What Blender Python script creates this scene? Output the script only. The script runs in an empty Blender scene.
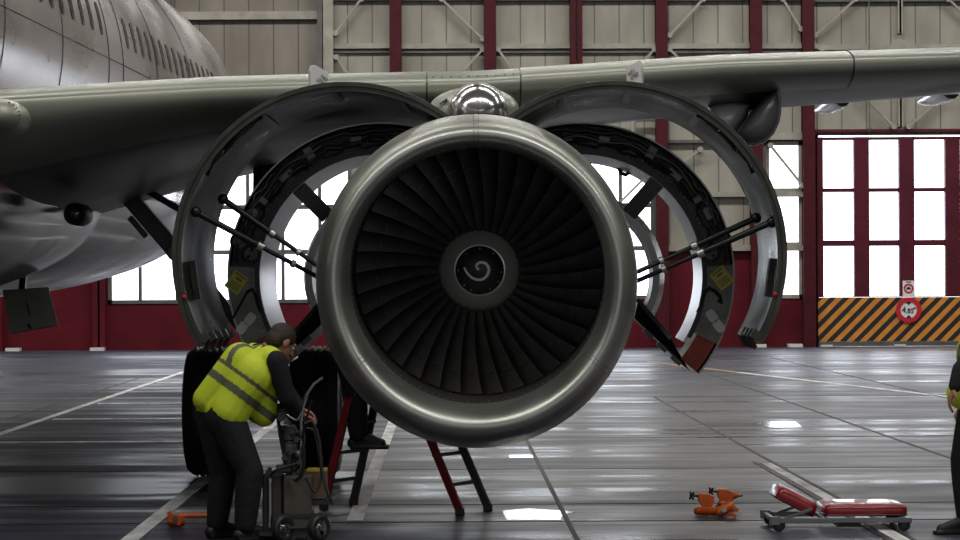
import bpy, math, random
from mathutils import Vector, Matrix, Euler
from math import sin, cos, pi, radians, sqrt, atan2

random.seed(7)
SC = bpy.context.scene
COL = SC.collection
R = radians

# ------------------------------------------------------------------ camera
F = 2700.0                       # focal length in pixels of the 960 px wide frame
VPX, VPY = 447.0, 283.0          # where the optical axis lands in the frame
ROLL = R(0.3)
EYE = Vector((0, 0, 1.7))
CR = Vector((cos(ROLL), 0, -sin(ROLL)))
CU = Vector((sin(ROLL), 0, cos(ROLL)))
cd = bpy.data.cameras.new('camera')
cd.sensor_width = 36.0
cd.lens = F / 960 * 36
cd.shift_x = (480 - VPX) / 960
cd.shift_y = (VPY - 270) / 960
cd.clip_end = 600
cam = bpy.data.objects.new('camera', cd)
COL.objects.link(cam)
M3 = Matrix((CR, CU, Vector((0, -1, 0)))).transposed()
cam.matrix_world = Matrix.Translation(EYE) @ M3.to_4x4()
SC.camera = cam

# ------------------------------------------------------------------ world, exposure, lamps
SC.view_settings.view_transform = 'Standard'
SC.view_settings.look = 'None'
SC.view_settings.gamma = 1
SC.view_settings.exposure = 0.0
w = bpy.data.worlds.new('overcast_sky')
SC.world = w
w.use_nodes = True
bg = w.node_tree.nodes['Background']
bg.inputs[0].default_value = (0.93, 0.96, 1.0, 1)
bg.inputs[1].default_value = 4.8


def lamp(name, loc, sx, sy, power, color=(1, 0.97, 0.92), rot=(0, 0, 0)):
    l = bpy.data.lights.new(name, 'AREA')
    l.shape = 'RECTANGLE'
    l.size = sx
    l.size_y = sy
    l.energy = power
    l.color = color
    o = bpy.data.objects.new(name, l)
    o.location = loc
    o.rotation_euler = rot
    COL.objects.link(o)
    return o


CEIL = 15.0
for yy, pw in ((11, 760), (26, 420), (44, 600), (61, 1300)):
    for xx in (-18, -6, 6, 18):
        lamp('hangar_lamp', (xx, yy, CEIL - 0.4), 10.0, 1.6, pw)
# added fill light behind the camera; the front wall has no glazing
lamp('front_fill', (0, -14.6, 7.5), 44, 9, 900, (0.93, 0.97, 1.0), (R(90), 0, 0))


def P(px, py, d):
    u = (px - VPX) / F
    v = (VPY - py) / F
    return EYE + d * (CR * u + CU * v + Vector((0, 1, 0)))


# ------------------------------------------------------------------ materials
MATS = {}


def mat(name, col, rough=0.5, metal=0.0, noise=0.0, nscale=3.0, rvar=0.0, bump=0.0, bscale=40.0, spec=0.5, coat=0.0,
        stretch=(1, 1, 1), col2=None):
    m = bpy.data.materials.new(name)
    m.use_nodes = True
    nt = m.node_tree
    b = nt.nodes['Principled BSDF']
    b.inputs['Base Color'].default_value = (*col, 1)
    b.inputs['Roughness'].default_value = rough
    b.inputs['Metallic'].default_value = metal
    b.inputs['Specular IOR Level'].default_value = spec
    b.inputs['Coat Weight'].default_value = coat
    if noise or rvar or bump:
        tc = nt.nodes.new('ShaderNodeTexCoord')
        mp = nt.nodes.new('ShaderNodeMapping')
        mp.inputs['Scale'].default_value = stretch
        nt.links.new(tc.outputs['Object'], mp.inputs[0])
        n = nt.nodes.new('ShaderNodeTexNoise')
        n.inputs['Scale'].default_value = nscale
        n.inputs['Detail'].default_value = 6
        nt.links.new(mp.outputs[0], n.inputs['Vector'])
        if noise:
            mx = nt.nodes.new('ShaderNodeMix')
            mx.data_type = 'RGBA'
            c2 = col2 or tuple(c * (1 - noise) for c in col)
            mx.inputs[6].default_value = (*c2, 1)
            mx.inputs[7].default_value = (*(min(1, c * (1 + noise * .5)) for c in col), 1)
            mr = nt.nodes.new('ShaderNodeMapRange')
            mr.inputs[1].default_value = .35
            mr.inputs[2].default_value = .65
            nt.links.new(n.outputs[0], mr.inputs[0])
            nt.links.new(mr.outputs[0], mx.inputs[0])
            nt.links.new(mx.outputs[2], b.inputs['Base Color'])
        if rvar:
            mr = nt.nodes.new('ShaderNodeMapRange')
            mr.inputs[1].default_value = .35
            mr.inputs[2].default_value = .65
            mr.inputs[3].default_value = max(.02, rough - rvar)
            mr.inputs[4].default_value = rough + rvar
            nt.links.new(n.outputs[0], mr.inputs[0])
            nt.links.new(mr.outputs[0], b.inputs['Roughness'])
        if bump:
            n2 = nt.nodes.new('ShaderNodeTexNoise')
            n2.inputs['Scale'].default_value = bscale
            n2.inputs['Detail'].default_value = 4
            nt.links.new(mp.outputs[0], n2.inputs['Vector'])
            bp = nt.nodes.new('ShaderNodeBump')
            bp.inputs['Strength'].default_value = bump
            bp.inputs['Distance'].default_value = .02
            nt.links.new(n2.outputs[0], bp.inputs['Height'])
            nt.links.new(bp.outputs[0], b.inputs['Normal'])
    MATS[name] = m
    return m


def stripes(m, axis, period, width, col, soft=0.0, offset=0.0, diag=0.0):
    """real painted / recessed stripes across the base colour of a material, in object space"""
    nt = m.node_tree
    b = nt.nodes['Principled BSDF']
    tc = nt.nodes.new('ShaderNodeTexCoord')
    sp = nt.nodes.new('ShaderNodeSeparateXYZ')
    nt.links.new(tc.outputs['Object'], sp.inputs[0])

    def math_(op, a, c=None):
        n = nt.nodes.new('ShaderNodeMath')
        n.operation = op
        for i, v in enumerate((a, c)):
            if v is None:
                continue
            if isinstance(v, (int, float)):
                n.inputs[i].default_value = v
            else:
                nt.links.new(v, n.inputs[i])
        return n.outputs[0]
    v = sp.outputs[axis]
    if diag:
        v = math_('ADD', v, math_('MULTIPLY', sp.outputs[2], diag))
    v = math_('ADD', v, offset + period * 400)
    v = math_('FRACT', math_('DIVIDE', v, period))
    f = math_('LESS_THAN', v, width / period)
    mx = nt.nodes.new('ShaderNodeMix')
    mx.data_type = 'RGBA'
    nt.links.new(f, mx.inputs[0])
    old = b.inputs['Base Color']
    if old.links:
        nt.links.new(old.links[0].from_socket, mx.inputs[6])
    else:
        mx.inputs[6].default_value = old.default_value
    mx.inputs[7].default_value = (*col, 1)
    nt.links.new(mx.outputs[2], old)
    return m


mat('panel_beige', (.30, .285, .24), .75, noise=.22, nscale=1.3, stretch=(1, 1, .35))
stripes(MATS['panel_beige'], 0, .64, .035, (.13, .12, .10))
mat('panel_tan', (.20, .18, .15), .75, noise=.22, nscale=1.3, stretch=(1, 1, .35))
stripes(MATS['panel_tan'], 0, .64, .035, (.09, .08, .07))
mat('steel_beige', (.30, .285, .24), .6, noise=.2)
mat('steel_dark', (.10, .095, .088), .6, noise=.25)
mat('maroon', (.095, .004, .011), .6, noise=.3, nscale=1.0, spec=.2)
mat('maroon_column', (.060, .006, .011), .6, noise=.2, spec=.2)
mat('maroon_door', (.085, .008, .020), .55, noise=.2, nscale=2, spec=.25)
mat('white_trim', (.62, .62, .6), .5)
mat('ceiling_paint', (.32, .32, .31), .9)
mat('side_paint', (.25, .245, .235), .9)
hz = mat('hazard', (.62, .24, .03), .5, noise=.15, nscale=4)
stripes(hz, 0, .345, .17, (.012, .012, .014), diag=-1.0)
mat('sign_red', (.52, .012, .03), .4)
mat('sign_white', (.72, .72, .72), .4)
mat('sign_black', (.015, .015, .015), .5)
mat('rubber_mat', (.03, .03, .03), .6)

mat('inlet_metal', (.46, .475, .43), .40, .9, noise=.12, nscale=2.2, rvar=.05)
mat('cowl_paint', (.35, .36, .33), .35, .5, noise=.1)
mat('duct_lining', (.05, .05, .048), .5, .4)
mat('blade_metal', (.065, .06, .056), .42, .6, noise=.25, nscale=9)
mat('spinner_grey', (.40, .405, .35), .42, .3)
mat('spinner_black', (.006, .006, .006), .45)
mat('mark_white', (.75, .75, .75), .5)
mat('bolt_metal', (.55, .55, .52), .35, .9)
mat('ring_metal', (.55, .55, .5), .3, .9)
mat('case_dark', (.035, .034, .032), .5, .4, noise=.4, nscale=8)
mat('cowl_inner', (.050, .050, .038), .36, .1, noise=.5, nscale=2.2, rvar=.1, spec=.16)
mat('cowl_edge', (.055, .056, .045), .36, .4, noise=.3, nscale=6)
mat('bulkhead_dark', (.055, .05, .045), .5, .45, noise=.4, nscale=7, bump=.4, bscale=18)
mat('bulkhead_grey', (.19, .185, .16), .45, .4, noise=.3, nscale=6)
mat('duct_silver', (.36, .355, .36), .28, .85, noise=.06, nscale=1.5)
mat('duct_grey', (.20, .195, .19), .32, .8, noise=.2, nscale=2)
mat('fire_red', (.30, .035, .015), .5, noise=.35, nscale=7)
mat('beam_dark', (.05, .048, .045), .45, .5, noise=.3, nscale=7)
mat('hose_black', (.012, .012, .012), .45)
mat('rod_black', (.02, .02, .021), .3, .4)
mat('placard_yellow', (.78, .68, .12), .5, noise=.1, nscale=60)
mat('placard_ink', (.30, .22, .04), .6)
mat('tag_white', (.70, .70, .68), .45)

mat('fuselage', (.50, .465, .46), .25, .45, noise=.28, nscale=1.1, rvar=.08, stretch=(1, .35, 1), bump=.03, bscale=1.5)
mat('fuselage_window', (.008, .008, .01), .15)
mat('belly_paint', (.60, .58, .585), .16, .85, noise=.22, nscale=1.2, rvar=.08, bump=.06, bscale=1.6)
mat('wing_paint', (.19, .186, .188), .38, .35, noise=.3, nscale=.8, rvar=.1)
mat('slat_metal', (.36, .375, .315), .36, .45, noise=.12, nscale=.8, rvar=.06, stretch=(.4, 1, 1))
mat('fairing_dark', (.13, .125, .13), .35, .3)
mat('polished', (.72, .72, .73), .18, .95, bump=.05, bscale=6)
mat('tyre', (.018, .018, .019), .5, bump=.05)
mat('wheel_hub', (.3, .3, .3), .4, .7)
mat('strut_metal', (.09, .088, .085), .42, .6, noise=.3)
mat('gear_door', (.42, .43, .35), .45, .2, noise=.25, nscale=3)
mat('lens', (.03, .03, .03), .08, .2, coat=1)

mat('hi_vis', (.60, .72, .03), .7, bump=.3, bscale=9)
mat('reflective', (.11, .125, .07), .6)
mat('navy_cloth', (.006, .0065, .010), .85, bump=.5, bscale=14)
mat('trouser', (.006, .006, .0075), .85, bump=.6, bscale=12)
mat('skin', (.36, .17, .11), .55)
mat('hair', (.03, .018, .012), .6, bump=.5, bscale=80)
mat('eye', (.5, .5, .5), .2)
mat('boot', (.010, .010, .010), .5)
mat('ladder_red', (.21, .010, .014), .4, noise=.2, nscale=10)
mat('ladder_grey', (.12, .115, .11), .4, .6)
mat('cart_olive', (.085, .08, .06), .45, .2, noise=.25, nscale=8)
mat('cart_dark', (.05, .045, .038), .5, .2)
mat('chrome', (.6, .6, .58), .2, 1)
mat('brown_box', (.14, .085, .055), .8, noise=.2, nscale=6)
mat('yellow_tape', (.5, .36, .02), .6)
mat('orange', (.62, .11, .010), .38, noise=.2, nscale=14)
mat('pad_red', (.26, .006, .012), .28, coat=.4)
mat('pad_piping', (.02, .008, .008), .4)
mat('frame_dark', (.06, .06, .065), .4, .7)
mat('frame_steel', (.28, .28, .29), .3, .9)
mat('paint_white', (.85, .84, .83), .6, noise=.4, nscale=6, stretch=(1, .3, 1))
mat('paint_yellow', (.42, .30, .13), .5, noise=.4, nscale=4)
mat('silver_paint', (.85, .85, .87), .25, .1)
mat('floor_plate', (.7, .7, .72), .16, 1.0)
mat('seam', (.012, .012, .014), .6)

# glass panes
g = bpy.data.materials.new('glass')
g.use_nodes = True
nt = g.node_tree
nt.nodes.clear()
out = nt.nodes.new('ShaderNodeOutputMaterial')
tr = nt.nodes.new('ShaderNodeBsdfTransparent')
tr.inputs[0].default_value = (.96, .98, 1, 1)
gl = nt.nodes.new('ShaderNodeBsdfGlossy')
gl.inputs['Roughness'].default_value = .05
mx = nt.nodes.new('ShaderNodeMixShader')
mx.inputs[0].default_value = .05
nt.links.new(tr.outputs[0], mx.inputs[1])
nt.links.new(gl.outputs[0], mx.inputs[2])
nt.links.new(mx.outputs[0], out.inputs[0])
MATS['glass'] = g

# hangar floor: worn wet-looking sealed concrete
f = bpy.data.materials.new('hangar_floor')
f.use_nodes = True
nt = f.node_tree
b = nt.nodes['Principled BSDF']
tc = nt.nodes.new('ShaderNodeTexCoord')


def noise_node(scale, stretch, detail=6, rough=.6):
    mp = nt.nodes.new('ShaderNodeMapping')
    mp.inputs['Scale'].default_value = stretch
    nt.links.new(tc.outputs['Object'], mp.inputs[0])
    n = nt.nodes.new('ShaderNodeTexNoise')
    n.inputs['Scale'].default_value = scale
    n.inputs['Detail'].default_value = detail
    n.inputs['Roughness'].default_value = rough
    nt.links.new(mp.outputs[0], n.inputs['Vector'])
    return n


def ramp(src, a, c, lo, hi):
    mr = nt.nodes.new('ShaderNodeMapRange')
    for i, v in enumerate((a, c, lo, hi)):
        mr.inputs[i + 1].default_value = v
    nt.links.new(src, mr.inputs[0])
    return mr.outputs[0]


n1 = noise_node(.55, (1, .45, 1))
n2 = noise_node(1.5, (.3, 1, 1))
n3 = noise_node(.5, (.16, .75, 1), 5)
mx = nt.nodes.new('ShaderNodeMix')
mx.data_type = 'RGBA'
mx.inputs[6].default_value = (.015, .0155, .024, 1)
mx.inputs[7].default_value = (.058, .060, .086, 1)
ad = nt.nodes.new('ShaderNodeMath')
ad.operation = 'ADD'
nt.links.new(n1.outputs[0], ad.inputs[0])
nt.links.new(n2.outputs[0], ad.inputs[1])
nt.links.new(ramp(ad.outputs[0], .75, 1.25, 0, 1), mx.inputs[0])
nt.links.new(mx.outputs[2], b.inputs['Base Color'])
ad2 = nt.nodes.new('ShaderNodeMath')
ad2.operation = 'ADD'
nt.links.new(n2.outputs[0], ad2.inputs[0])
nt.links.new(n3.outputs[0], ad2.inputs[1])
# left half made rougher and less specular to darken it; right half glossier
sx = nt.nodes.new('ShaderNodeSeparateXYZ')
nt.links.new(tc.outputs['Object'], sx.inputs[0])
wt = nt.nodes.new('ShaderNodeMath')
wt.operation = 'MULTIPLY_ADD'
nt.links.new(n3.outputs[0], wt.inputs[0])
wt.inputs[1].default_value = 3.0
nt.links.new(sx.outputs[0], wt.inputs[2])
gloss = ramp(wt.outputs[0], -1.6, 2.2, 0, 1)
rm = nt.nodes.new('ShaderNodeMix')
nt.links.new(gloss, rm.inputs[0])
nt.links.new(ramp(ad2.outputs[0], .84, 1.16, .34, .75), rm.inputs[2])
nt.links.new(ramp(ad2.outputs[0], .84, 1.16, .24, .52), rm.inputs[3])
nt.links.new(rm.outputs[0], b.inputs['Roughness'])
nt.links.new(ramp(gloss, 0, 1, .16, .5), b.inputs['Specular IOR Level'])
n4 = noise_node(1.2, (.3, 1.2, 1), 5)
bp = nt.nodes.new('ShaderNodeBump')
bp.inputs['Strength'].default_value = .10
bp.inputs['Distance'].default_value = .01
nt.links.new(n4.outputs[0], bp.inputs['Height'])
nt.links.new(bp.outputs[0], b.inputs['Normal'])
MATS['hangar_floor'] = f

# ------------------------------------------------------------------ mesh helpers


class MB:
    def __init__(self):
        self.v = []
        self.f = []
        self.mi = []

    def add(self, vs, fs, mi=0):
        o = len(self.v)
        self.v += [Vector(x) for x in vs]
        self.f += [tuple(i + o for i in q) for q in fs]
        self.mi += [mi] * len(fs)
        return self

    def box(self, c, s, rot=None, mi=0):
        hx, hy, hz_ = s[0] / 2, s[1] / 2, s[2] / 2
        vs = [Vector((x, y, z)) for x in (-hx, hx) for y in (-hy, hy) for z in (-hz_, hz_)]
        if rot is not None:
            m = rot if isinstance(rot, Matrix) else Euler(rot).to_matrix()
            vs = [m @ q for q in vs]
        c = Vector(c)
        return self.add([c + q for q in vs], [(0, 1, 3, 2), (4, 6, 7, 5), (0, 4, 5, 1), (2, 3, 7, 6), (0, 2, 6, 4), (1, 5, 7, 3)], mi)

    def bar(self, a, c, wd, ht, up=(0, 0, 1), mi=0):
        a, c = Vector(a), Vector(c)
        x = (c - a)
        L = x.length
        x.normalize()
        up = Vector(up)
        y = up.cross(x)
        if y.length < 1e-4:
            y = Vector((1, 0, 0)).cross(x)
        y.normalize()
        z = x.cross(y)
        m = Matrix((x, y, z)).transposed()
        return self.box((a + c) / 2, (L, wd, ht), m, mi)

    def rings(self, rs, close=True, cap0=False, cap1=False, mi=0):
        n = len(rs[0])
        vs = [p for r_ in rs for p in r_]
        fs = []
        for i in range(len(rs) - 1):
            for j in range(n if close else n - 1):
                k = (j + 1) % n
                fs.append((i * n + j, i * n + k, (i + 1) * n + k, (i + 1) * n + j))
        if cap0:
            fs.append(tuple(reversed(range(n))))
        if cap1:
            fs.append(tuple(range((len(rs) - 1) * n, len(rs) * n)))
        return self.add(vs, fs, mi)

    def tube(self, pts, r, n=8, caps=True, mi=0):
        pts = [Vector(p) for p in pts]
        rr = r if isinstance(r, (list, tuple)) else [r] * len(pts)
        t0 = (pts[1] - pts[0]).normalized()
        ref = Vector((0, 0, 1)) if abs(t0.z) < .9 else Vector((1, 0, 0))
        u = t0.cross(ref).normalized()
        rs = []
        for i, p in enumerate(pts):
            if i == 0:
                t = pts[1] - pts[0]
            elif i == len(pts) - 1:
                t = pts[-1] - pts[-2]
            else:
                t = (pts[i + 1] - pts[i]).normalized() + (pts[i] - pts[i - 1]).normalized()
            t = t.normalized() if t.length > 1e-9 else t0
            u = (u - t * u.dot(t)).normalized()
            v = t.cross(u)
            rs.append([p + (u * cos(2 * pi * k / n) + v * sin(2 * pi * k / n)) * rr[i] for k in range(n)])
        return self.rings(rs, True, caps, caps, mi)

    def cyl(self, a, c, r, n=16, mi=0):
        return self.tube([a, c], r, n, True, mi)

    def lathe(self, origin, axis, prof, n=32, cap0=False, cap1=False, mi=0):
        """prof: list of (radius, distance along the axis)"""
        axis = Vector(axis).normalized()
        ref = Vector((0, 0, 1)) if abs(axis.z) < .9 else Vector((1, 0, 0))
        u = axis.cross(ref).normalized()
        v = axis.cross(u)
        o = Vector(origin)
        rs = [[o + axis * s + (u * cos(2 * pi * k / n) + v * sin(2 * pi * k / n)) * max(r_, 1e-4) for k in range(n)] for r_, s in prof]
        return self.rings(rs, True, cap0, cap1, mi)

    def ball(self, c, r, n=16, m=10, rot=None, mi=0):
        r = (r, r, r) if isinstance(r, (int, float)) else r
        c = Vector(c)
        rm = rot if rot is not None else Matrix.Identity(3)
        rs = []
        for i in range(m + 1):
            t = pi * i / m
            q = max(sin(t), 1e-3)
            rs.append([c + rm @ Vector((r[0] * q * cos(2 * pi * k / n), r[1] * q * sin(2 * pi * k / n), -r[2] * cos(t))) for k in range(n)])
        return self.rings(rs, True, True, True, mi)

    def prism(self, poly, depth, mi=0):
        """poly: 3D points of a flat outline; depth: offset vector"""
        n = len(poly)
        p0 = [Vector(p) for p in poly]
        d = Vector(depth)
        vs = p0 + [p + d for p in p0]
        fs = [tuple(reversed(range(n))), tuple(range(n, 2 * n))]
        fs += [(i, (i + 1) % n, n + (i + 1) % n, n + i) for i in range(n)]
        return self.add(vs, fs, mi)

    def capsule(self, a, ra, c, rc, n=14):
        a, c = Vector(a), Vector(c)
        x = c - a
        L = x.length
        if L < 1e-4:
            return self.ball(a, ra, n, 8)
        x.normalize()
        pr = []
        for i in range(6):
            t = pi / 2 * (i / 5)
            pr.append((ra * sin(t), -ra * cos(t)))
        for i in range(6):
            t = pi / 2 * (i / 5)
            pr.append((rc * cos(t), L + rc * sin(t)))
        return self.lathe(a, x, pr, n, True, True)

    def build(self, name, material, parent=None, smooth=35, bevel=0.0, base=None):
        import bmesh
        me = bpy.data.meshes.new(name)
        org = base if base is not None else (parent_base(parent) if parent else Vector((0, 0, 0)))
        me.from_pydata([tuple(q - org) for q in self.v], [], self.f)
        ms = material if isinstance(material, (list, tuple)) else [material]
        for m_ in ms:
            me.materials.append(MATS[m_])
        me.polygons.foreach_set('material_index', self.mi)
        bm = bmesh.new()
        bm.from_mesh(me)
        bmesh.ops.recalc_face_normals(bm, faces=bm.faces)
        bm.to_mesh(me)
        bm.free()
        me.update()
        if smooth:
            me.shade_smooth()
            me.set_sharp_from_angle(angle=R(smooth))
        o = bpy.data.objects.new(name, me)
        COL.objects.link(o)
        if parent:
            o.parent = parent
        elif base is not None:
            o.location = base
        if bevel:
            bv = o.modifiers.new('bevel', 'BEVEL')
            bv.width = bevel
            bv.segments = 2
            bv.limit_method = 'ANGLE'
        return o


BASE = {}


def parent_base(o):
    while o.parent:
        o = o.parent
    return BASE.get(o.name, Vector(o.location))


def thing(name, label, cat, loc, group=None):
    o = bpy.data.objects.new(name, None)
    o.empty_display_size = .2
    o.location = loc
    COL.objects.link(o)
    BASE[o.name] = Vector(loc)
    o['label'] = label
    o['category'] = cat
    if group:
        o['group'] = group
    return o


def tag(o, label, cat, group=None):
    o['label'] = label
    o['category'] = cat
    if group:
        o['group'] = group
    return o


def struct(o):
    o['kind'] = 'structure'
    return o


def lab(o, s):
    o['label'] = s
    return o


def text_obj(name, body, size, mtx, material, parent=None, extrude=.002):
    cu = bpy.data.curves.new(name, 'FONT')
    cu.body = body
    cu.size = size
    cu.extrude = extrude
    cu.align_x = 'CENTER'
    cu.align_y = 'CENTER'
    t = bpy.data.objects.new(name, cu)
    COL.objects.link(t)
    dg = bpy.context.evaluated_depsgraph_get()
    dg.update()
    me = bpy.data.meshes.new_from_object(t.evaluated_get(dg))
    bpy.data.objects.remove(t)
    bpy.data.curves.remove(cu)
    org = parent_base(parent) if parent else Vector((0, 0, 0))
    me.transform(Matrix.Translation(-org) @ mtx)
    me.materials.clear()
    me.materials.append(MATS[material])
    o = bpy.data.objects.new(name, me)
    COL.objects.link(o)
    if parent:
        o.parent = parent
    return o


def facing(loc, ang=0.0):
    """text frame facing the camera side (-Y), turned by ang in its own plane"""
    return Matrix.Translation(loc) @ Matrix.Rotation(R(90), 4, 'X') @ Matrix.Rotation(ang, 4, 'Z')


# ------------------------------------------------------------------ hangar shell
D = 70.0                                                # distance of the far wall
SW = D / F                                              # metres per pixel on that wall


def WX(px):
    return (px - VPX) * SW


def WZ(py, px=480):
    return P(px, py, D).z


struct(MB().box((0, 26, -.1), (84, 92, .2)).build('floor', 'hangar_floor', smooth=0))
struct(MB().box((0, 28, CEIL + .15), (84, 88, .3)).build('ceiling', 'ceiling_paint', smooth=0))
struct(MB().box((-41, 28, CEIL / 2), (.3, 88, CEIL)).build('wall_left', 'side_paint', smooth=0))
struct(MB().box((41, 28, CEIL / 2), (.3, 88, CEIL)).build('wall_right', 'side_paint', smooth=0))
struct(MB().box((0, -15.2, CEIL / 2), (84, .3, CEIL)).build('wall_front', 'side_paint', smooth=0))

# openings in the far wall: (x0, x1, y_top, y_bottom) in wall pixels
OPEN = [(-60, 3, 160, 306), (108, 352, 160, 302), (403, 485, 160, 302), (499, 570, 160, 302), (588, 655, 153, 300), (766, 803, 143, 300), (819, 1102, 137, 345)]


def wall_piece(mb, x0, x1, ytop, ybot):
    X0, X1 = WX(x0), WX(x1)
    Z1 = WZ(ytop) if ytop > -200 else CEIL
    Z0 = WZ(ybot) if ybot < 346 else 0
    mb.box(((X0 + X1) / 2, D + .15, (Z0 + Z1) / 2), (X1 - X0, .3, Z1 - Z0))


mbb, mbr, mbt = MB(), MB(), MB()
XL, XR = -1135, 2030
xs = sorted({XL, XR, 668, 750, 331} | {q for o in OPEN for q in o[:2]})
for x0, x1 in zip(xs, xs[1:]):
    xm = (x0 + x1) / 2
    op = [o for o in OPEN if o[0] <= xm <= o[1]]
    if op:
        o = op[0]
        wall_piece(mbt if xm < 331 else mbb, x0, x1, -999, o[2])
        if o[3] < 340:
            wall_piece(mbr, x0, x1, o[3], 999)
    else:
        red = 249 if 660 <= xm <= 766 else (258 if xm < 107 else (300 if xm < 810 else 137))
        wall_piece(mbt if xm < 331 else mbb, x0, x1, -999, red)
        wall_piece(mbr, x0, x1, red, 999)
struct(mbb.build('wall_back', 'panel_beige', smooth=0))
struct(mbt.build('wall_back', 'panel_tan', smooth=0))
struct(mbr.build('baseboard_back', 'maroon', smooth=0))

TN = [0]


def trim(mb, m, smooth=0, bevel=0):
    TN[0] += 1
    return struct(mb.build('trim_%d' % TN[0], m, smooth=smooth, bevel=bevel))


def vpost(x0, x1, ytop, ybot, m, depth=.35):
    X0, X1 = WX(x0), WX(x1)
    Z1 = WZ(ytop) if ytop > -200 else CEIL
    Z0 = WZ(ybot) if ybot < 346 else 0
    w_ = X1 - X0
    mb = MB()
    cx, cz, h = (X0 + X1) / 2, (Z0 + Z1) / 2, Z1 - Z0
    # H section: two flanges and a web
    mb.box((cx, D - depth + .02, cz), (w_, .04, h))
    mb.box((cx, D - .02, cz), (w_, .04, h))
    mb.box((cx, D - depth / 2, cz), (.05, depth, h))
    return trim(mb, m)


def girt(x0, x1, y0, y1, m='steel_beige', depth=.16):
    X0, X1 = WX(x0), WX(x1)
    za, zb = WZ(y1, (x0 + x1) / 2), WZ(y0, (x0 + x1) / 2)
    mb = MB()
    mb.box(((X0 + X1) / 2, D - depth, (za + zb) / 2), (X1 - X0, .03, zb - za))
    mb.box(((X0 + X1) / 2, D - depth / 2, zb - .015), (X1 - X0, depth, .03))
    mb.box(((X0 + X1) / 2, D - depth / 2, za + .015), (X1 - X0, depth, .03))
    return trim(mb, m)


def brace(x0, y0, x1, y1, m='steel_beige', wd=.10):
    a = Vector((WX(x0), D - .24, WZ(y0, x0)))
    c = Vector((WX(x1), D - .24, WZ(y1, x1)))
    mb = MB()
    mb.bar(a, c, .06, wd, up=(0, 1, 0))
    dirv = (c - a).normalized()
    for q, s in ((a, 1), (c, -1)):
        mb.cyl(q + Vector((0, -.06, 0)), q + Vector((0, .2, 0)), .075, 10)
    return trim(mb, m)


# maroon columns and dark steel pair
for x0, x1, yt, yb in ((391, 403, -999, 118), (485, 497, -999, 118), (571, 576, -999, 118), (578, 583, -999, 118),
                       (656, 668, -999, 999), (750, 762, -999, 999), (802, 814, -999, 999)):
    vpost(x0, x1, yt, 999 if yb > 300 else 345, 'maroon_column')
vpost(-8, 4, -999, 999, 'maroon')
vpost(166, 173, -999, 160, 'steel_dark')
vpost(319, 324, -999, 160, 'steel_dark')
vpost(325, 335, -999, 160, 'steel_beige')
vpost(93, 106, 250, 999, 'maroon', .2)
# girts
girt(173, 320, 12, 20)
girt(173, 320, 80, 84, 'maroon')
for x0, x1 in ((335, 391), (403, 485), (497, 571), (583, 656), (668, 750), (762, 802), (814, 1400)):
    girt(x0, x1, 44, 49)
    MBs = MB().box(((WX(x0) + WX(x1)) / 2, D - .05, WZ(51.5, (x0 + x1) / 2)), (WX(x1) - WX(x0), .1, .09))
    trim(MBs, 'steel_dark')
    girt(x0, x1, -4, 1, 'steel_dark')
for x0, x1 in ((668, 750), (766, 803)):
    girt(x0, x1, 192, 197, 'steel_beige')
    girt(x0, x1, 245, 251, 'steel_beige')
girt(668, 750, 140, 143, 'steel_dark')
girt(762, 802, 133, 140, 'steel_beige')
girt(814, 1110, 129, 132, 'maroon_door')
# wind braces
for q in ((337, 34, 363, 0), (338, 58, 352, 78), (443, 0, 484, 40), (484, 50, 462, 74), (499, 50, 512, 68), (655, 50, 640, 66),
          (670, 36, 704, 0), (670, 50, 682, 62), (783, 0, 801, 30), (815, 36, 856, 0), (815, 47, 830, 57), (948, 0, 975, 26),
          (862, 96, 893, 127), (941, 98, 908, 127), (770, 146, 802, 186), (596, 226, 655, 168), (668, 172, 700, 150)):
    brace(*q)
vpost(898, 903, -999, 36, 'steel_beige', .2)
vpost(898, 903, 50, 129, 'steel_beige', .2)
trim(MB().cyl((WX(868), D - .4, WZ(130)), (WX(868), D - .4, CEIL), .018, 6).ball((WX(868), D - .4, WZ(132)), .07, 10, 6), 'steel_dark', 40)
trim(MB().tube([(WX(x), D - .3, WZ(y)) for x, y in ((633, 150), (633, 124), (636, 121), (640, 120.5), (655, 120.5))], .07, 10), 'steel_beige', 40)
# base plates
for px in (15, 99, 793, 757):
    trim(MB().box((WX(px), D - .3, .04), (.36, .4, .08)), 'white_trim')

# ------------------------------------------------------------------ windows
WN = [0]


def window(x0, x1, yt, yb, vm, hm, fr='steel_dark', fw=.10):
    WN[0] += 1
    X0, X1, Z1, Z0 = WX(x0), WX(x1), WZ(yt), WZ(yb)
    root = MB()
    for xx in (X0 + fw / 2, X1 - fw / 2):
        root.box((xx, D + .05, (Z0 + Z1) / 2), (fw, .16, Z1 - Z0))
    for zz in (Z0 + fw / 2, Z1 - fw / 2):
        root.box(((X0 + X1) / 2, D + .05, zz), (X1 - X0, .16, fw))
    fr_o = struct(root.build('window_%d' % WN[0], fr, smooth=0))
    mm = MB()
    for q in vm:
        mm.box((WX(q), D + .05, (Z0 + Z1) / 2), (.09, .12, Z1 - Z0 - fw))
    for q in hm:
        mm.box(((X0 + X1) / 2, D + .05, WZ(q)), (X1 - X0 - fw, .13, .12))
    if vm or hm:
        mm.build('glazing_bars', fr, fr_o, 0, base=Vector((0, 0, 0)))
    gx = [X0 + fw] + [WX(q) for q in vm] + [X1 - fw]
    gz = [Z0 + fw] + sorted(WZ(q) for q in hm) + [Z1 - fw]
    for i in range(len(gx) - 1):
        for j in range(len(gz) - 1):
            MB().box(((gx[i] + gx[i + 1]) / 2, D + .06, (gz[j] + gz[j + 1]) / 2), (gx[i + 1] - gx[i] - .02, .012, gz[j + 1] - gz[j] - .02)).build(
                'pane', 'glass', fr_o, 0, base=Vector((0, 0, 0)))
    return fr_o


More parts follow.
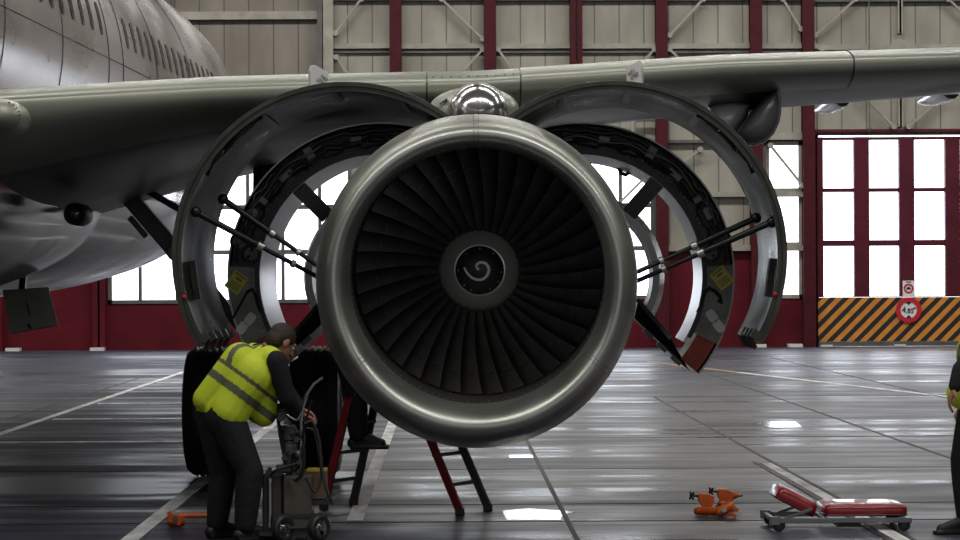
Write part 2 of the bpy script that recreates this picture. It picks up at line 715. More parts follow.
window(-60, 3, 160, 306, (-28,), (210, 252))
window(108, 352, 160, 302, (140, 177, 212, 248, 283, 320), (206, 251))
window(403, 485, 160, 302, (444,), (206, 251))
window(499, 570, 160, 302, (535,), (206, 251))
window(588, 655, 153, 300, (621,), (206, 249))
window(766, 803, 143, 300, (), (192, 246), 'steel_beige')

# ------------------------------------------------------------------ big maroon hangar door with glazed columns
PAN = [(823, 854), (869, 899), (914, 945), (960, 991), (1006, 1036), (1051, 1082)]
ROWS = [(140, 188), (192, 240), (246, 296)]
dm = MB()
Z = lambda py: WZ(py, 880)
dx0, dx1 = WX(817), WX(1100)
xs = [817] + [q for p in PAN for q in p] + [1100]
ztop, zbot = Z(137), Z(297)
for a, c in zip(xs[0::2], xs[1::2]):
    dm.box(((WX(a) + WX(c)) / 2, D - .02, (ztop + zbot) / 2), (WX(c) - WX(a), .22, ztop - zbot))
for a, c in PAN:
    for y0, y1 in ((137, 140), (188, 192), (240, 246), (296, 297)):
        dm.box(((WX(a) + WX(c)) / 2, D, (Z(y0) + Z(y1)) / 2), (WX(c) - WX(a), .12, Z(y0) - Z(y1)))
door = struct(dm.build('door_1', 'maroon_door', smooth=0))
zero = Vector((0, 0, 0))
kb = MB()
kb.box(((dx0 + dx1) / 2, D - .10, (Z(297) + .13) / 2), (dx1 - dx0, .2, Z(297) - .14))
lab(kb.build('kick_panel', 'hazard', door, 0, base=zero), 'yellow and black striped kick panel')
MB().box(((dx0 + dx1) / 2, D - .12, .07), (dx1 - dx0, .3, .12)).build('bottom_rail', 'steel_dark', door, 0, base=zero)
for a, c in PAN:
    for y0, y1 in ROWS:
        MB().box(((WX(a) + WX(c)) / 2, D + .02, (Z(y0) + Z(y1)) / 2), (WX(c) - WX(a) - .02, .012, Z(y0) - Z(y1) - .02)).build('pane', 'glass', door, 0, base=zero)
for q in (861.5, 906.5, 952.5):
    MB().box((WX(q), D - .14, Z(300)), (.05, .04, .06)).build('hinge', 'steel_dark', door, 0, base=zero)
for q in (817, 890):
    MB().box((WX(q) + .2, D - .32, .03), (.3, .06, .05)).build('floor_bolt', 'white_trim', door, 0, base=zero)
# signs on the door
c0 = Vector((WX(907), D - .24, Z(310)))
sg = thing('height_limit_sign', 'round red-rimmed 4.85 m height limit sign on the striped hangar door', 'sign', c0)
MB().lathe(c0 + Vector((0, .03, 0)), (0, -1, 0), [(.001, 0), (.315, 0), (.315, .02), (.001, .02)], 40).build('disc', 'sign_white', sg)
MB().lathe(c0 + Vector((0, .01, 0)), (0, -1, 0), [(.215, 0), (.33, 0), (.33, .02), (.215, .02), (.215, 0)], 40).build('rim', 'sign_red', sg)
for s in (1, -1):
    MB().prism([c0 + Vector((-.075, -.002, s * .21)), c0 + Vector((.075, -.002, s * .21)), c0 + Vector((0, -.002, s * .125))], (0, .012, 0)).build('arrow', 'sign_black', sg, 0)
text_obj('number', '4', .22, facing(c0 + Vector((-.125, 0, 0))), 'sign_black', sg, .006)
text_obj('number', ',85', .17, facing(c0 + Vector((.03, 0, -.02))), 'sign_black', sg, .006)
text_obj('unit', 'm', .10, facing(c0 + Vector((.155, 0, .05))), 'sign_black', sg, .006)
c1 = Vector((WX(907.5), D - .16, Z(288.5)))
sg = thing('prohibition_sign', 'small white plate with a red ring above the height limit sign', 'sign', c1)
MB().box(c1 + Vector((0, .02, 0)), (.30, .02, .40)).build('plate', 'sign_white', sg, 0)
MB().lathe(c1 + Vector((0, .01, 0)), (0, -1, 0), [(.085, 0), (.125, 0), (.125, .012), (.085, .012), (.085, 0)], 28).build('ring', 'sign_red', sg)
MB().box(c1 + Vector((0, .005, -.005)), (.11, .012, .04)).box(c1 + Vector((0, .005, .025)), (.06, .012, .03)).build('car_symbol', 'sign_black', sg, 0)
MB().box(c1 + Vector((0, .008, .165)), (.13, .008, .03)).build('caption', 'steel_dark', sg, 0)

# things outside, pale in the daylight
ap = MB().box((0, 130, -.2), (260, 119, .2)).build('floor_apron', 'side_paint', smooth=0)
struct(ap)

# ------------------------------------------------------------------ floor markings
FM = [0]


def mark(pts, m, z=.004):
    vs = [Vector((p[0], p[1], z)) for p in pts]
    mb = MB().prism([Vector((v.x, v.y, .0005)) for v in vs], (0, 0, z))
    o = mb.build('floor_marking', m, smooth=0)
    return struct(o)


def stripe(x0, y0, x1, y1, wd, m, z=.004):
    d = Vector((x1 - x0, y1 - y0)).normalized()
    n = Vector((-d.y, d.x)) * wd / 2
    return mark([(x0 + n.x, y0 + n.y), (x1 + n.x, y1 + n.y), (x1 - n.x, y1 - n.y), (x0 - n.x, y0 - n.y)], m, z)


stripe(-5.12, 22, -5.12, 64, .10, 'paint_white')
stripe(-2.12, 12, -2.12, 35, .12, 'paint_white')
stripe(-.67, 19.35, -.67, 34, .115, 'paint_white')
stripe(2.97, 10, 2.97, 25.2, .10, 'paint_white', .006)
stripe(4.75, 54.5, 7.9, 36, .13, 'paint_white')
stripe(4.25, 57.5, 5.4, 50.5, .13, 'paint_yellow', .007)
for xx, y0, y1 in ((.85, 5, 30), (3.05, 5, 40), (2.88, 5, 25.4), (4.8, 5, 50), (-5.6, 5, 50), (7.2, 5, 60)):
    stripe(xx, y0, xx, y1, .034, 'seam', .005)
for yy in (19.2, 20.7, 24.6, 29.5, 40):
    stripe(-9, yy, 12, yy, .02, 'seam', .003)
for yy in (46.5, 38.6, 34.2, 29.2):
    stripe(-5.0, yy, -2.2, yy, .22, 'paint_white')
# drain cover and patches
mark([(3.1, 31.7), (3.7, 31.7), (3.7, 32.5), (3.1, 32.5)], 'seam', .003)
mark([(3.72, 31.3), (4.12, 31.3), (4.2, 32.6), (3.72, 32.6)], 'floor_plate', .006)
mark([(.42, 19.35), (.80, 19.3), (.84, 19.75), (.95, 20.0), (.60, 20.3), (.40, 20.1)], 'floor_plate', .002)
mark([(.6, 26.2), (.86, 26.2), (.86, 26.6), (.6, 26.6)], 'floor_plate', .002)

# ------------------------------------------------------------------ the airliner
jet = thing('airliner', 'twin-engine airliner parked in the hangar, its left engine cowls open', 'airplane', (-1.62, 23.9, 0))
YAW = .043                                             # the aircraft's axis drifts right with distance


def FX(y):                                             # fuselage centre line
    return -5.85 + YAW * (y - 18)


# fuselage
FZ, FR = 3.95, 1.985
st = [(2.0, .02, -.9), (2.2, .45, -.75), (2.8, .95, -.5), (3.8, 1.4, -.28), (5.4, 1.78, -.1), (7.5, 1.95, 0), (9, FR, 0)]
st += [(y, FR, 0) for y in (14, 18, 22, 26, 30, 33, 36)]
st += [(38, 1.93, .06), (41, 1.65, .34), (44, 1.2, .75), (47, .65, 1.2), (49.5, .2, 1.5)]
NS = 96
fus = MB()
fus.rings([[Vector((FX(y) + r_ * cos(2 * pi * k / NS), y, FZ + dz + r_ * 1.03 * sin(2 * pi * k / NS))) for k in range(NS)] for y, r_, dz in st], True, True, True)
fu = lab(fus.build('fuselage', 'fuselage', jet), 'glossy pale grey fuselage with a row of dark windows')
ywin = [25.75 + .533 * k for k in range(-22, 4)] + [29.0 + .533 * k for k in range(0, 15)]
WZREL = .45
angw = math.asin(WZREL / (FR * 1.03))
for y in ywin:
    mb = MB()
    ring0, ring1 = [], []
    for k in range(16):
        t = 2 * pi * k / 16
        ex = 2 / 3.2
        dy = .088 * abs(cos(t)) ** ex * (1 if cos(t) > 0 else -1)
        dz = .17 * abs(sin(t)) ** ex * (1 if sin(t) > 0 else -1)
        a = angw + dz / FR
        for rg, rr in ((ring0, FR - .01), (ring1, FR + .006)):
            rg.append(Vector((FX(y + dy) + rr * cos(a), y + dy, FZ + rr * 1.03 * sin(a))))
    mb.rings([ring0, ring1], True, True, True)
    mb.build('window', 'fuselage_window', fu, 0)
# skin seams and an over-wing exit outline
mb = MB()
for y in (27.65, 28.55):
    pts = [Vector((FX(y) + (FR + .002) * cos(a), y, FZ + (FR * 1.03 + .002) * sin(a))) for a in [R(-12 + 3 * i) for i in range(19)]]
    mb.tube(pts, .008, 5)
for y in (22.5, 25.1, 31.0, 34.0):
    pts = [Vector((FX(y) + (FR + .002) * cos(a), y, FZ + (FR * 1.03 + .002) * sin(a))) for a in [R(-60 + 5 * i) for i in range(37)]]
    mb.tube(pts, .006, 5)
for a in (R(52), R(2)):
    mb.tube([Vector((FX(y) + (FR + .002) * cos(a), y, FZ + (FR * 1.03 + .002) * sin(a))) for y in (9, 16, 24, 36)], .005, 5)
mb.build('panel_seams', 'steel_dark', fu)

# belly fairing: front lobe and rear lobe


def belly(sts, p=2.25):
    mb = MB()
    n = 72
    rs = []
    for y, wd, zc, h in sts:
        ring = []
        for k in range(n):
            t = 2 * pi * k / n
            ex = 2 / p
            cx, sz = cos(t), sin(t)
            ring.append(Vector((FX(y) + wd * abs(cx) ** ex * (1 if cx > 0 else -1), y, zc + h * abs(sz) ** ex * (1 if sz > 0 else -1))))
        rs.append(ring)
    return mb.rings(rs, True, True, True)


b1 = belly([(15.5, .6, 2.6, .3), (17, 1.7, 2.55, .8), (19, 2.35, 2.5, .98), (21.5, 2.62, 2.5, 1.02), (23.2, 2.64, 2.5, 1.02), (23.9, 2.56, 2.5, .98), (24.1, 2.3, 2.5, .9)])
lab(b1.build('belly_fairing', 'belly_paint', jet), 'shiny forward belly fairing with a round lamp')
b2 = belly([(23.5, 2.2, 2.6, .85), (25, 2.55, 2.6, 1.0), (27, 2.72, 2.6, 1.05), (29, 2.74, 2.6, 1.05), (31, 2.5, 2.62, 1.0), (34, 1.9, 2.7, .85), (37, 1.0, 2.8, .6), (39, .3, 2.9, .3)], 2.05)
lab(b2.build('belly_fairing', 'belly_paint', jet), 'shiny rear belly fairing curving up behind the wing')
# round lamp on the fairing
lc = P(75, 214, 20.9)
ll = MB().lathe(lc + Vector((0, .5, 0)), (0, -1, 0), [(.05, .05), (.088, .1), (.088, .52), (.075, .54), (.066, .52), (.062, .46)], 28).build('landing_lamp', 'frame_dark', jet)
MB().lathe(lc, (0, -1, 0), [(.064, -.02), (.05, .0), (.03, .012), (.001, .016)], 24).build('lens', 'lens', ll)

# wing ------------------------------------------------------------------


def lerp_tab(tab, x):
    if x <= tab[0][0]:
        (x0, a), (x1, c) = tab[0], tab[1]
        return a + (c - a) * (x - x0) / (x1 - x0)
    for (x0, a), (x1, c) in zip(tab, tab[1:]):
        if x <= x1:
            return a + (c - a) * (x - x0) / (x1 - x0)
    (x0, a), (x1, c) = tab[-2], tab[-1]
    return a + (c - a) * (x - x0) / (x1 - x0)


def le(x):
    d = 21 + .5 * (x - .2)
    zt = [(-4.6, 1.16), (-3.2, 1.305), (-1.65, 1.45), (.25, 1.56), (2.3, 1.765), (4.4, 1.90), (11.5, 2.45)]
    return Vector((x, d, 1.7 + lerp_tab(zt, x)))


def te(x):
    d = 27.2 if x <= .85 else 27.2 + .34 * (x - .85)
    zt = [(-4.6, .66), (-3.5, .84), (-1.7, 1.2), (.2, 1.48), (2.1, 1.76), (5.5, 2.16), (11.5, 2.8)]
    return Vector((x, d, 1.7 + lerp_tab(zt, x)))


def naca(t, T):
    return 5 * T * (.2969 * sqrt(t) - .126 * t - .3516 * t * t + .2843 * t ** 3 - .1036 * t ** 4)


def section(x, t0, t1, n, off=0.0, T=.118, lower=.72):
    """loop of points from the upper side at t1 round the leading edge to the lower side at t1"""
    A, C = le(x), te(x)
    ch = (C - A).length
    out_ = []
    for i in range(-n, n + 1):
        u = abs(i) / n
        t = t0 + (t1 - t0) * u * u
        h = naca(t, T) * ch
        p = A + (C - A) * t
        up = i < 0
        lo_ = lower + max(0.0, -1.9 - x) * .40
        p = p + Vector((0, 0, (h * .56 - .022 + off) if up else -(h * lo_ + .022 + off)))
        if off and t < .02:
            p.y -= off * (1 - t / .02)
        out_.append(p)
    return out_


wx = [-4.6, -3.9, -3.2, -2.4, -1.6, -.7, .25, .85, 1.7, 2.6, 3.5, 4.4, 5.5, 7, 9, 11.4]
wg = MB()
wg.rings([section(x, 0, 1, 34) for x in wx], True, True, True)
lab(wg.build('wing', 'wing_paint', jet), 'left wing with dark grey underside')


def slat(x0, x1, t1=.075, off=.016, m='slat_metal', nm='slat'):
    n = max(2, int((x1 - x0) / .5))
    xx = [x0 + (x1 - x0) * i / n for i in range(n + 1)]
    mb = MB()
    outer = [section(x, 0, t1, 16, off) for x in xx]
    inner = [section(x, 0, t1, 16, -.004) for x in xx]
    mb.rings(outer, False)
    mb.rings(inner, False)
    for r_o, r_i in ((outer[0], inner[0]), (outer[-1], inner[-1])):
        mb.rings([r_o, r_i], False)
    for k in (0, -1):
        mb.rings([[r_[k] for r_ in outer], [r_[k] for r_ in inner]], False)
    return mb.build(nm, m, jet)


def xle(px):                                           # span position seen at a pixel along the leading edge
    x = 0.0
    for _ in range(30):
        x = (px - VPX) / F * (21 + .5 * (x - .2))
    return x


lab(slat(-3.85, xle(427)), 'inboard slat')
lab(slat(xle(428.5), xle(521), off=.013, nm='leading_edge_panel'), 'riveted leading edge panel above the pylon')
lab(slat(xle(522.5), xle(854)), 'middle slat')
lab(slat(xle(856), 7.6), 'outer slat')
lab(slat(7.65, 11.2), 'outermost slat')
mb = MB()
for px in range(434, 520, 9):
    for tt in (.012,):
        x = xle(px)
        p = section(x, 0, .075, 16, .014)
        mb.ball(p[10], .007, 6, 4)
        mb.ball(p[21], .007, 6, 4)
mb.build('rivets', 'steel_dark', jet)
# access panels under the wing, thin plates
for px, t in ((150, .14), (200, .16), (260, .18), (330, .12), (700, .14), (760, .18), (830, .14), (905, .16)):
    x = xle(px)
    A, C = le(x), te(x)
    q0 = []
    for dx, dt in ((-.28, -.02), (.28, -.02), (.28, .02), (-.28, .02)):
        A, C = le(x + dx), te(x + dx)
        tt = t + dt
        q0.append(A + (C - A) * tt - Vector((0, 0, naca(tt, .118) * (C - A).length * .72 + .004)))
    MB().prism(q0, (0, 0, .003)).build('access_panel', 'fairing_dark', jet, 0)
# wing-root fairing with a rounded end
wf = P(-6, 117, 18.9)
mb = MB()
mb.ball(wf + Vector((0, .25, 0)), (.21, .5, .145), 28, 16)
wfo = mb.build('wing_root_fairing', 'slat_metal', jet)
mb = MB()
for k in range(10):
    a = R(-55 + 12 * k)
    mb.ball(wf + Vector((.185 * cos(a), -.02, .125 * sin(a))), .007, 6, 4)
mb.build('rivets', 'steel_dark', wfo)


# flap track fairings


def canoe(nose, L, w_, h, m, tailup=.5, n=28, nm='flap_track_fairing', fat=.5):
    mb = MB()
    rs = []
    N = 18
    for i in range(N + 1):
        t = i / N
        s = (sin(pi * min(1, t * 1.0) ** .62)) ** .75 if 0 < t < 1 else .02
        cz = tailup * h * (t - .3)
        ring = []
        for k in range(n):
            a = 2 * pi * k / n
            ring.append(nose + Vector((w_ / 2 * s * cos(a) + YAW * L * t, L * t, cz + (h * .62 if sin(a) < 0 else h * .38) * s * sin(a))))
        rs.append(ring)
    mb.rings(rs, True, True, True)
    return mb.build(nm, m, jet)


tp = [(778, 88), (780, 100), (780, 112), (778, 122), (773, 133), (765, 141), (755, 145), (744, 145), (736, 141), (734, 135), (742, 124), (752, 111), (765, 97)]
ctr = (762, 120)


def tear(k, d):
    return [P(ctr[0] + (x - ctr[0]) * k, ctr[1] + (y - ctr[1]) * k, d) for x, y in tp]


lab(MB().rings([tear(.3, 22.5), tear(.7, 22.53), tear(.92, 22.6), tear(1.0, 22.72), tear(1.03, 24.0), tear(.95, 25.5), tear(.6, 27.3), tear(.15, 28.4)], True, True, True).build(
    'flap_track_fairing', 'fairing_dark', jet, 50), 'large dark flap track fairing under the wing')
rim = tear(1.0, 22.70)
MB().tube(rim[:10], .012, 8).build('fairing_rim', 'polished', jet)
fl = []
for d, k in ((22.95, .35), (23.0, .75), (23.2, 1.0), (23.8, 1.06), (26, .9)):
    fl.append([P(728 + (x - 728) * k, 118 + (y - 118) * k, d) for x, y in ((708, 107), (718, 102), (735, 101), (750, 104), (746, 118), (737, 132), (731, 138), (724, 136), (714, 122))])
lab(MB().rings(fl, True, True, True).build('fairing_flank', 'silver_paint', jet, 60), 'polished silver flank beside the flap track fairing')
for fx_, fy_, fd_, fw_, tx in ((843, 101, 26.2, .19, 'small polished fairing under the outer wing'), (952, 92, 27.0, .22, 'small polished fairing at the frame edge')):
    q = P(fx_, fy_, fd_)
    fo_ = MB().lathe(q + Vector((0, .9, .03)), (0, -1, 0), [(.02, -1.0), (fw_ * .3, -.6), (fw_ * .48, 0), (fw_ * .5, .6), (fw_ * .47, .8), (fw_ * .42, .86)], 28, True, False).build('hinge_fairing', 'polished', jet, 50)
    lab(fo_, tx)
    MB().lathe(q + Vector((0, .06, .03)), (0, -1, 0), [(.001, .0), (fw_ * .43, 0), (fw_ * .43, .01), (.001, .02)], 24).build('end_cap', 'fairing_dark', fo_)

# gear -------------------------------------------------------------------
gx = (212, 316)
GD = 23.9
axz = .575
gear = MB()
ga, gb = P(212, 400, GD), P(316, 400, GD)
ga.z = gb.z = axz
gm = (ga + gb) / 2
gear.cyl(ga, gb, .07, 16)
gear.tube([gm + Vector((0, 0, -.08)), gm + Vector((.0, 0, .75))], .085, 20)
gear.tube([gm + Vector((0, 0, .7)), gm + Vector((.02, .1, 2.35))], .11, 20)
gear.bar(gm + Vector((0, .12, .05)), gm + Vector((0, .35, .45)), .16, .04)
gear.bar(gm + Vector((0, .35, .45)), gm + Vector((0, .14, .85)), .16, .04)
go = gear.build('landing_gear', 'strut_metal', jet)
for q in (ga, gb):
    rc, hw, rb = .575, .225, .27
    prof = [(rb, -hw * .78), (.34, -hw * .95), (.45, -hw), (.52, -hw * .93), (.56, -hw * .72)]
    for gxx in (-.5, -.25, 0, .25, .5):
        prof += [(rc - .002, (gxx - .06) * hw), (rc - .016, (gxx - .045) * hw), (rc - .016, (gxx + .045) * hw), (rc - .002, (gxx + .06) * hw)]
    prof += [(.56, hw * .72), (.52, hw * .93), (.45, hw), (.34, hw * .95), (rb, hw * .78), (rb, -hw * .78)]
    ty = MB().lathe(q, (1, 0, 0), prof, 64).build('tyre', 'tyre', jet, 30)
    hb = MB().lathe(q, (1, 0, 0), [(.02, -.2), (.1, -.2), (.13, -.1), (.2, -.06), (.265, -.17), (.27, -.17), (.27, .17), (.265, .17), (.2, .06), (.13, .1), (.1, .2), (.02, .2)], 40)
    hb.build('wheel_hub', 'wheel_hub', ty)
# folding side brace running up to the wing root
a, c = P(128, 196, 23.6), P(262, 352, 23.9)
m_ = a.lerp(c, .36)
sb = MB()
sb.bar(a, m_, .14, .19, up=(0, 1, 0))
sb.bar(m_ + Vector((.03, 0, 0)), c, .10, .13, up=(0, 1, 0))
sb.cyl(m_ + Vector((0, -.16, 0)), m_ + Vector((0, .12, 0)), .075, 16)
sb.cyl(a + Vector((0, -.16, 0)), a + Vector((0, .12, 0)), .07, 16)
sb.bar(a.lerp(m_, .25) + Vector((-.09, -.05, -.06)), a.lerp(m_, .6) + Vector((-.09, -.05, -.06)), .05, .06, up=(0, 1, 0))
sb.build('side_brace', 'strut_metal', jet, bevel=.01)
MB().cyl(P(146, 190, 23.2), P(184, 212, 23.2), .03, 10).build('actuator', 'strut_metal', jet)
# hanging gear door plate
gdr = [P(2, 290, 24.6), P(46, 287, 24.6), P(56, 326, 24.6), P(10, 334, 24.6)]
gd = MB().prism(gdr, (.02, .04, 0)).build('gear_door', 'gear_door', jet, 0, bevel=.008)
MB().bar(P(26, 302, 24.58), P(30, 316, 24.58), .01, .012).bar(P(28, 324, 24.58), P(31, 329, 24.58), .03, .02).build('door_marks', 'sign_black', gd, 0)
MB().bar(P(22, 290, 24.62), P(24, 268, 24.8), .06, .05).build('hinge_arm', 'strut_metal', gd, 0)

# engine inlet -------------------------------------------------------------
NI = 128


def ring_at(d, rx, rz, cx, cz, n=NI):
    return [Vector((cx + rx * cos(2 * pi * k / n), d, 1.7 + cz + rz * sin(2 * pi * k / n))) for k in range(n)]


LC = (.200, .010)
# (distance, rx, rz, cx, cz) from the outside rear round the lip to the fan face
prof = [(19.02, 1.122, 1.170, .208, .012), (18.75, 1.117, 1.160, .206, .012), (18.5, 1.102, 1.142, .204, .011), (18.3, 1.08, 1.115, .203, .010),
        (18.15, 1.052, 1.083, .201, .010), (18.06, 1.022, 1.05, .200, .010), (18.015, .992, 1.015, .199, .011), (18.0, .962, .982, .199, .014),
        (18.008, .938, .954, .199, .018), (18.03, .916, .930, .200, .022), (18.07, .896, .908, .201, .028), (18.13, .880, .890, .203, .036), (18.2, .872, .878, .205, .043), (18.3, .866, .868, .207, .050)]
lip = MB().rings([ring_at(*p) for p in prof], True)
inlet = lip.build('engine_inlet', 'inlet_metal', jet, 60)
lab(inlet, 'broad dull-metal engine inlet lip')
prof2 = [(18.3, .866, .868, .207, .050), (18.32, .862, .864, .207, .051), (18.6, .868, .868, .215, .070), (18.9, .874, .874, .224, .085), (19.25, .876, .876, .235, .088), (19.6, .876, .876, .25, .088)]
MB().rings([ring_at(*p) for p in prof2], True).build('inlet_duct', 'duct_lining', jet, 60)
# rivet rows: ring of fasteners and three seams
rv = MB()
for k in range(110):
    a = 2 * pi * k / 110
    rv.ball((.2085 + .862 * cos(a), 18.36, 1.7 + .053 + .864 * sin(a)), .0045, 6, 4)
rv.build('fasteners', 'ring_metal', inlet)
rv = MB()
for ang in (90, 214, -34):
    for da in (-.9, .9):
        for i in range(13):
            t = 1.3 + i * .72
            j = int(t)
            fr = t - j
            p, q = prof[j], prof[j + 1]
            s = [p[m] + (q[m] - p[m]) * fr for m in range(5)]
            a = R(ang + da)
            rv.ball((s[3] + s[1] * cos(a), s[0] - .001, 1.7 + s[4] + s[2] * sin(a)), .0042, 6, 4)
rv.build('seam_rivets', 'steel_dark', inlet)

# fan ----------------------------------------------------------------------
FC = Vector((.228, 18.95, 1.7 + .088))
hub = MB().lathe(FC, (0, -1, 0), [(.02, -.5), (.31, -.5), (.31, -.16), (.305, -.1), (.30, -.06)], 64)
fan = lab(hub.build('fan', 'blade_metal', jet), 'dark fan of curved blades')


def blade_mesh(phi, parent):
    mb = MB()
    rs = []
    N = 12
    for i in range(N + 1):
        t = i / N
        r_ = .285 + (.866 - .285) * t
        th = R(24 + 40 * t ** .9)
        ch = .17 + .09 * t
        drift = R(7.5) * t
        rad = Vector((cos(phi + drift), 0, sin(phi + drift)))
        tan = Vector((-sin(phi + drift), 0, cos(phi + drift)))
        cl = Vector((0, -1, 0)) * cos(th) + tan * sin(th)        # leading edge towards the nose, turned along the rotation
        nrm = rad.cross(cl)
        c_ = FC + rad * r_ + Vector((0, -.06 + .03 * sin(pi * t), 0))
        ring = []
        M = 7
        thk = .012 - .006 * t
        for s, sd in [(j / M, 1) for j in range(M + 1)] + [(1 - j / M, -1) for j in range(1, M)]:
            cam_ = .035 * sin(pi * s) * (1 - .5 * t)
            h = thk * sqrt(max(sin(pi * s), 0)) * .5 + .0006
            ring.append(c_ - cl * (ch * (1 - s)) + nrm * (cam_ + sd * h))
        rs.append(ring)
    mb.rings(rs, True, True, True)
    a_ = phi + R(7.5) * .74
    q_ = FC + Vector((cos(a_), 0, sin(a_))) * .715 + Vector((0, -.03, 0))
    t_ = Vector((-sin(a_), 0, cos(a_)))
    mb.bar(q_ - t_ * .015, q_ - t_ * .07 + Vector((0, .01, 0)), .05, .006, up=(cos(a_), 0, sin(a_)))
    return mb.build('fan_blade', 'blade_metal', parent, 50)


for k in range(36):
    blade_mesh(2 * pi * (k + .35) / 36, fan)
# stator vanes far inside and a dark disc added for the shade behind the fan
sv = MB()
for k in range(48):
    a = 2 * pi * k / 48
    sv.bar(FC + Vector((.31 * cos(a), .5, .31 * sin(a))), FC + Vector((.87 * cos(a), .5, .87 * sin(a))), .1, .006, up=(cos(a + 1.3), .5, sin(a + 1.3)))
sv.build('stator_vanes', 'case_dark', jet, 0)
MB().lathe(FC, (0, 1, 0), [(.3, .66), (.88, .66), (.88, .68), (.3, .68)], 48).build('dark_backing', 'case_dark', jet)
spn = MB().lathe(FC, (0, -1, 0), [(.302, -.06), (.292, -.03), (.265, .03), (.23, .09), (.19, .145), (.176, .16)], 72).build('spinner', 'spinner_grey', fan, 60)
MB().lathe(FC, (0, -1, 0), [(.178, .155), (.178, .166), (.170, .168), (.168, .162)], 72).build('spinner_ring', 'ring_metal', fan, 60)
cap = MB().lathe(FC, (0, -1, 0), [(.17, .160), (.14, .185), (.09, .212), (.04, .227), (.001, .23)], 64).build('spinner_cap', 'spinner_black', fan, 60)
bl = MB()
for k in range(36):
    a = 2 * pi * (k + .5) / 36
    bl.ball(FC + Vector((.277 * cos(a), -.005, .277 * sin(a))), .006, 8, 5)
bl.build('rim_bolts', 'bolt_metal', fan)
bl = MB()
for k in (90, 50, 18, -5, -32, -62, 198 + 0, 228 - 4, 245, 180, 130):
    if k in (18, 198):
        continue
    a = R(k)
    bl.ball(FC + Vector((.150 * cos(a), -.182, .150 * sin(a))), .006, 8, 5)
bl.build('cap_bolts', 'bolt_metal', fan)


def cap_s(r_):
    pr = [(0, .23), (.04, .227), (.09, .212), (.14, .185), (.17, .16)]
    return lerp_tab(pr, r_)


sp_px = [(345, 222), (338, 214), (333, 205), (337, 195), (348, 189), (362, 188), (376, 193), (386, 205), (390, 220), (387, 236), (380, 250), (366, 262), (348, 267), (328, 264), (310, 255), (297, 242), (287, 227), (279, 212)]
sx0, sy0 = 349, 223
pts = []
for x, y in sp_px:
    q = Vector(((x - sx0) / 4.5 / 144, (sy0 - y) / 4.5 / 144))
    rr = q.length
    pts.append(FC + Vector((q.x, -cap_s(rr) - .001, q.y)))
fine = []
for i in range(len(pts) - 1):
    fine += [pts[i], (pts[i] + pts[i + 1]) / 2]
fine.append(pts[-1])
nn = len(fine)
MB().tube(fine, [.008 + .003 * sin(pi * min(1, i / nn * 1.1)) for i in range(nn)], 8).build('spiral_mark', 'mark_white', fan)

# fan case and core ---------------------------------------------------------
EC = lambda d: Vector((.197 + YAW * (d - 18), d, 1.7 + .08))
AX = Vector((YAW, 1, 0)).normalized()
o0 = EC(19.03)
fc = MB().lathe(o0, AX, [(.90, 0), (1.02, 0), (1.02, .05), (.955, .06), (.95, .3), (.985, .31), (.985, .36), (.95, .37), (.94, .62), (.97, .63), (.97, .68), (.88, .68)], 72)
fco = fc.build('fan_case', 'case_dark', jet)
pp = MB()
for k in range(26):
    a = random.uniform(0, 2 * pi)
    s = random.uniform(.1, .6)
    pts = []
    for j in range(7):
        aa = a + j * random.uniform(.04, .1)
        pts.append(o0 + AX * (s + .03 * sin(j)) + Vector((cos(aa), 0, sin(aa))) * .99)
    pp.tube(pts, random.choice((.008, .012, .018)), 6)
pp.build('case_pipes', 'hose_black', fco)
o1 = EC(19.75)
co = MB().lathe(o1, AX, [(.30, -.1), (.40, 0), (.42, .3), (.50, .6), (.50, 1.3), (.46, 1.9), (.40, 2.4), (.33, 2.9), (.3, 2.92)], 56, True, True)
coo = co.build('engine_core', 'case_dark', jet)
pp = MB()
for k in range(30):
    a = random.uniform(0, 2 * pi)
    s = random.uniform(.1, 1.4)
    ln = random.uniform(.3, 1.1)
    pts = [o1 + AX * (s + ln * j / 6) + Vector((cos(a + .06 * j), 0, sin(a + .06 * j))) * (.5 + .03 * sin(j)) for j in range(7)]
    pp.tube(pts, random.choice((.01, .016, .022)), 6)
pp.build('core_pipes', 'strut_metal', coo)
MB().lathe(EC(22.5), AX, [(.30, 0), (.33, .1), (.28, .6), (.12, 1.1), (.01, 1.25)], 40).build('exhaust_cone', 'strut_metal', jet)

# pylon -----------------------------------------------------------------------


def loft_ell(sts, n=40, p=2.4):
    rs = []
    for c_, rx, rz in sts:
        ring = []
        for k in range(n):
            t = 2 * pi * k / n
            ex = 2 / p
            ring.append(Vector(c_) + Vector((rx * abs(cos(t)) ** ex * (1 if cos(t) > 0 else -1), 0, rz * abs(sin(t)) ** ex * (1 if sin(t) > 0 else -1))))
        rs.append(ring)
    return MB().rings(rs, True, True, True)


pc = P(473, 112, 20.0)
pyl = loft_ell([(pc + Vector((0, -.02, -.02)), .06, .03), (pc + Vector((0, .0, 0)), .20, .1), (pc + Vector((0, .08, 0)), .29, .16), (pc + Vector((0, .25, .0)), .335, .19), (pc + Vector((.02, .8, .02)), .35, .22),
                (pc + Vector((.06, 1.6, .0)), .33, .3), (pc + Vector((.12, 3.0, -.05)), .24, .34), (pc + Vector((.2, 5.0, .05)), .1, .25)])
po = lab(pyl.build('pylon', 'slat_metal', jet), 'rounded pylon fairing above the engine')
mb = MB()
mb.box(pc + Vector((-.22, .03, .08)), (.07, .02, .014), (0, R(-38), 0))
for k in range(7):
    mb.ball(pc + Vector((-.14 + .02 * k, .02, -.05 - .006 * k)), .006, 6, 4)
mb.build('fasteners', 'steel_dark', po)
dc = P(478.5, 111, 19.75)
dome = MB().lathe(dc + Vector((0, .5, 0)), (0, -1, 0), [(.215, 0), (.215, .3), (.208, .36), (.185, .43), (.14, .49), (.08, .53), (.001, .545)], 48)
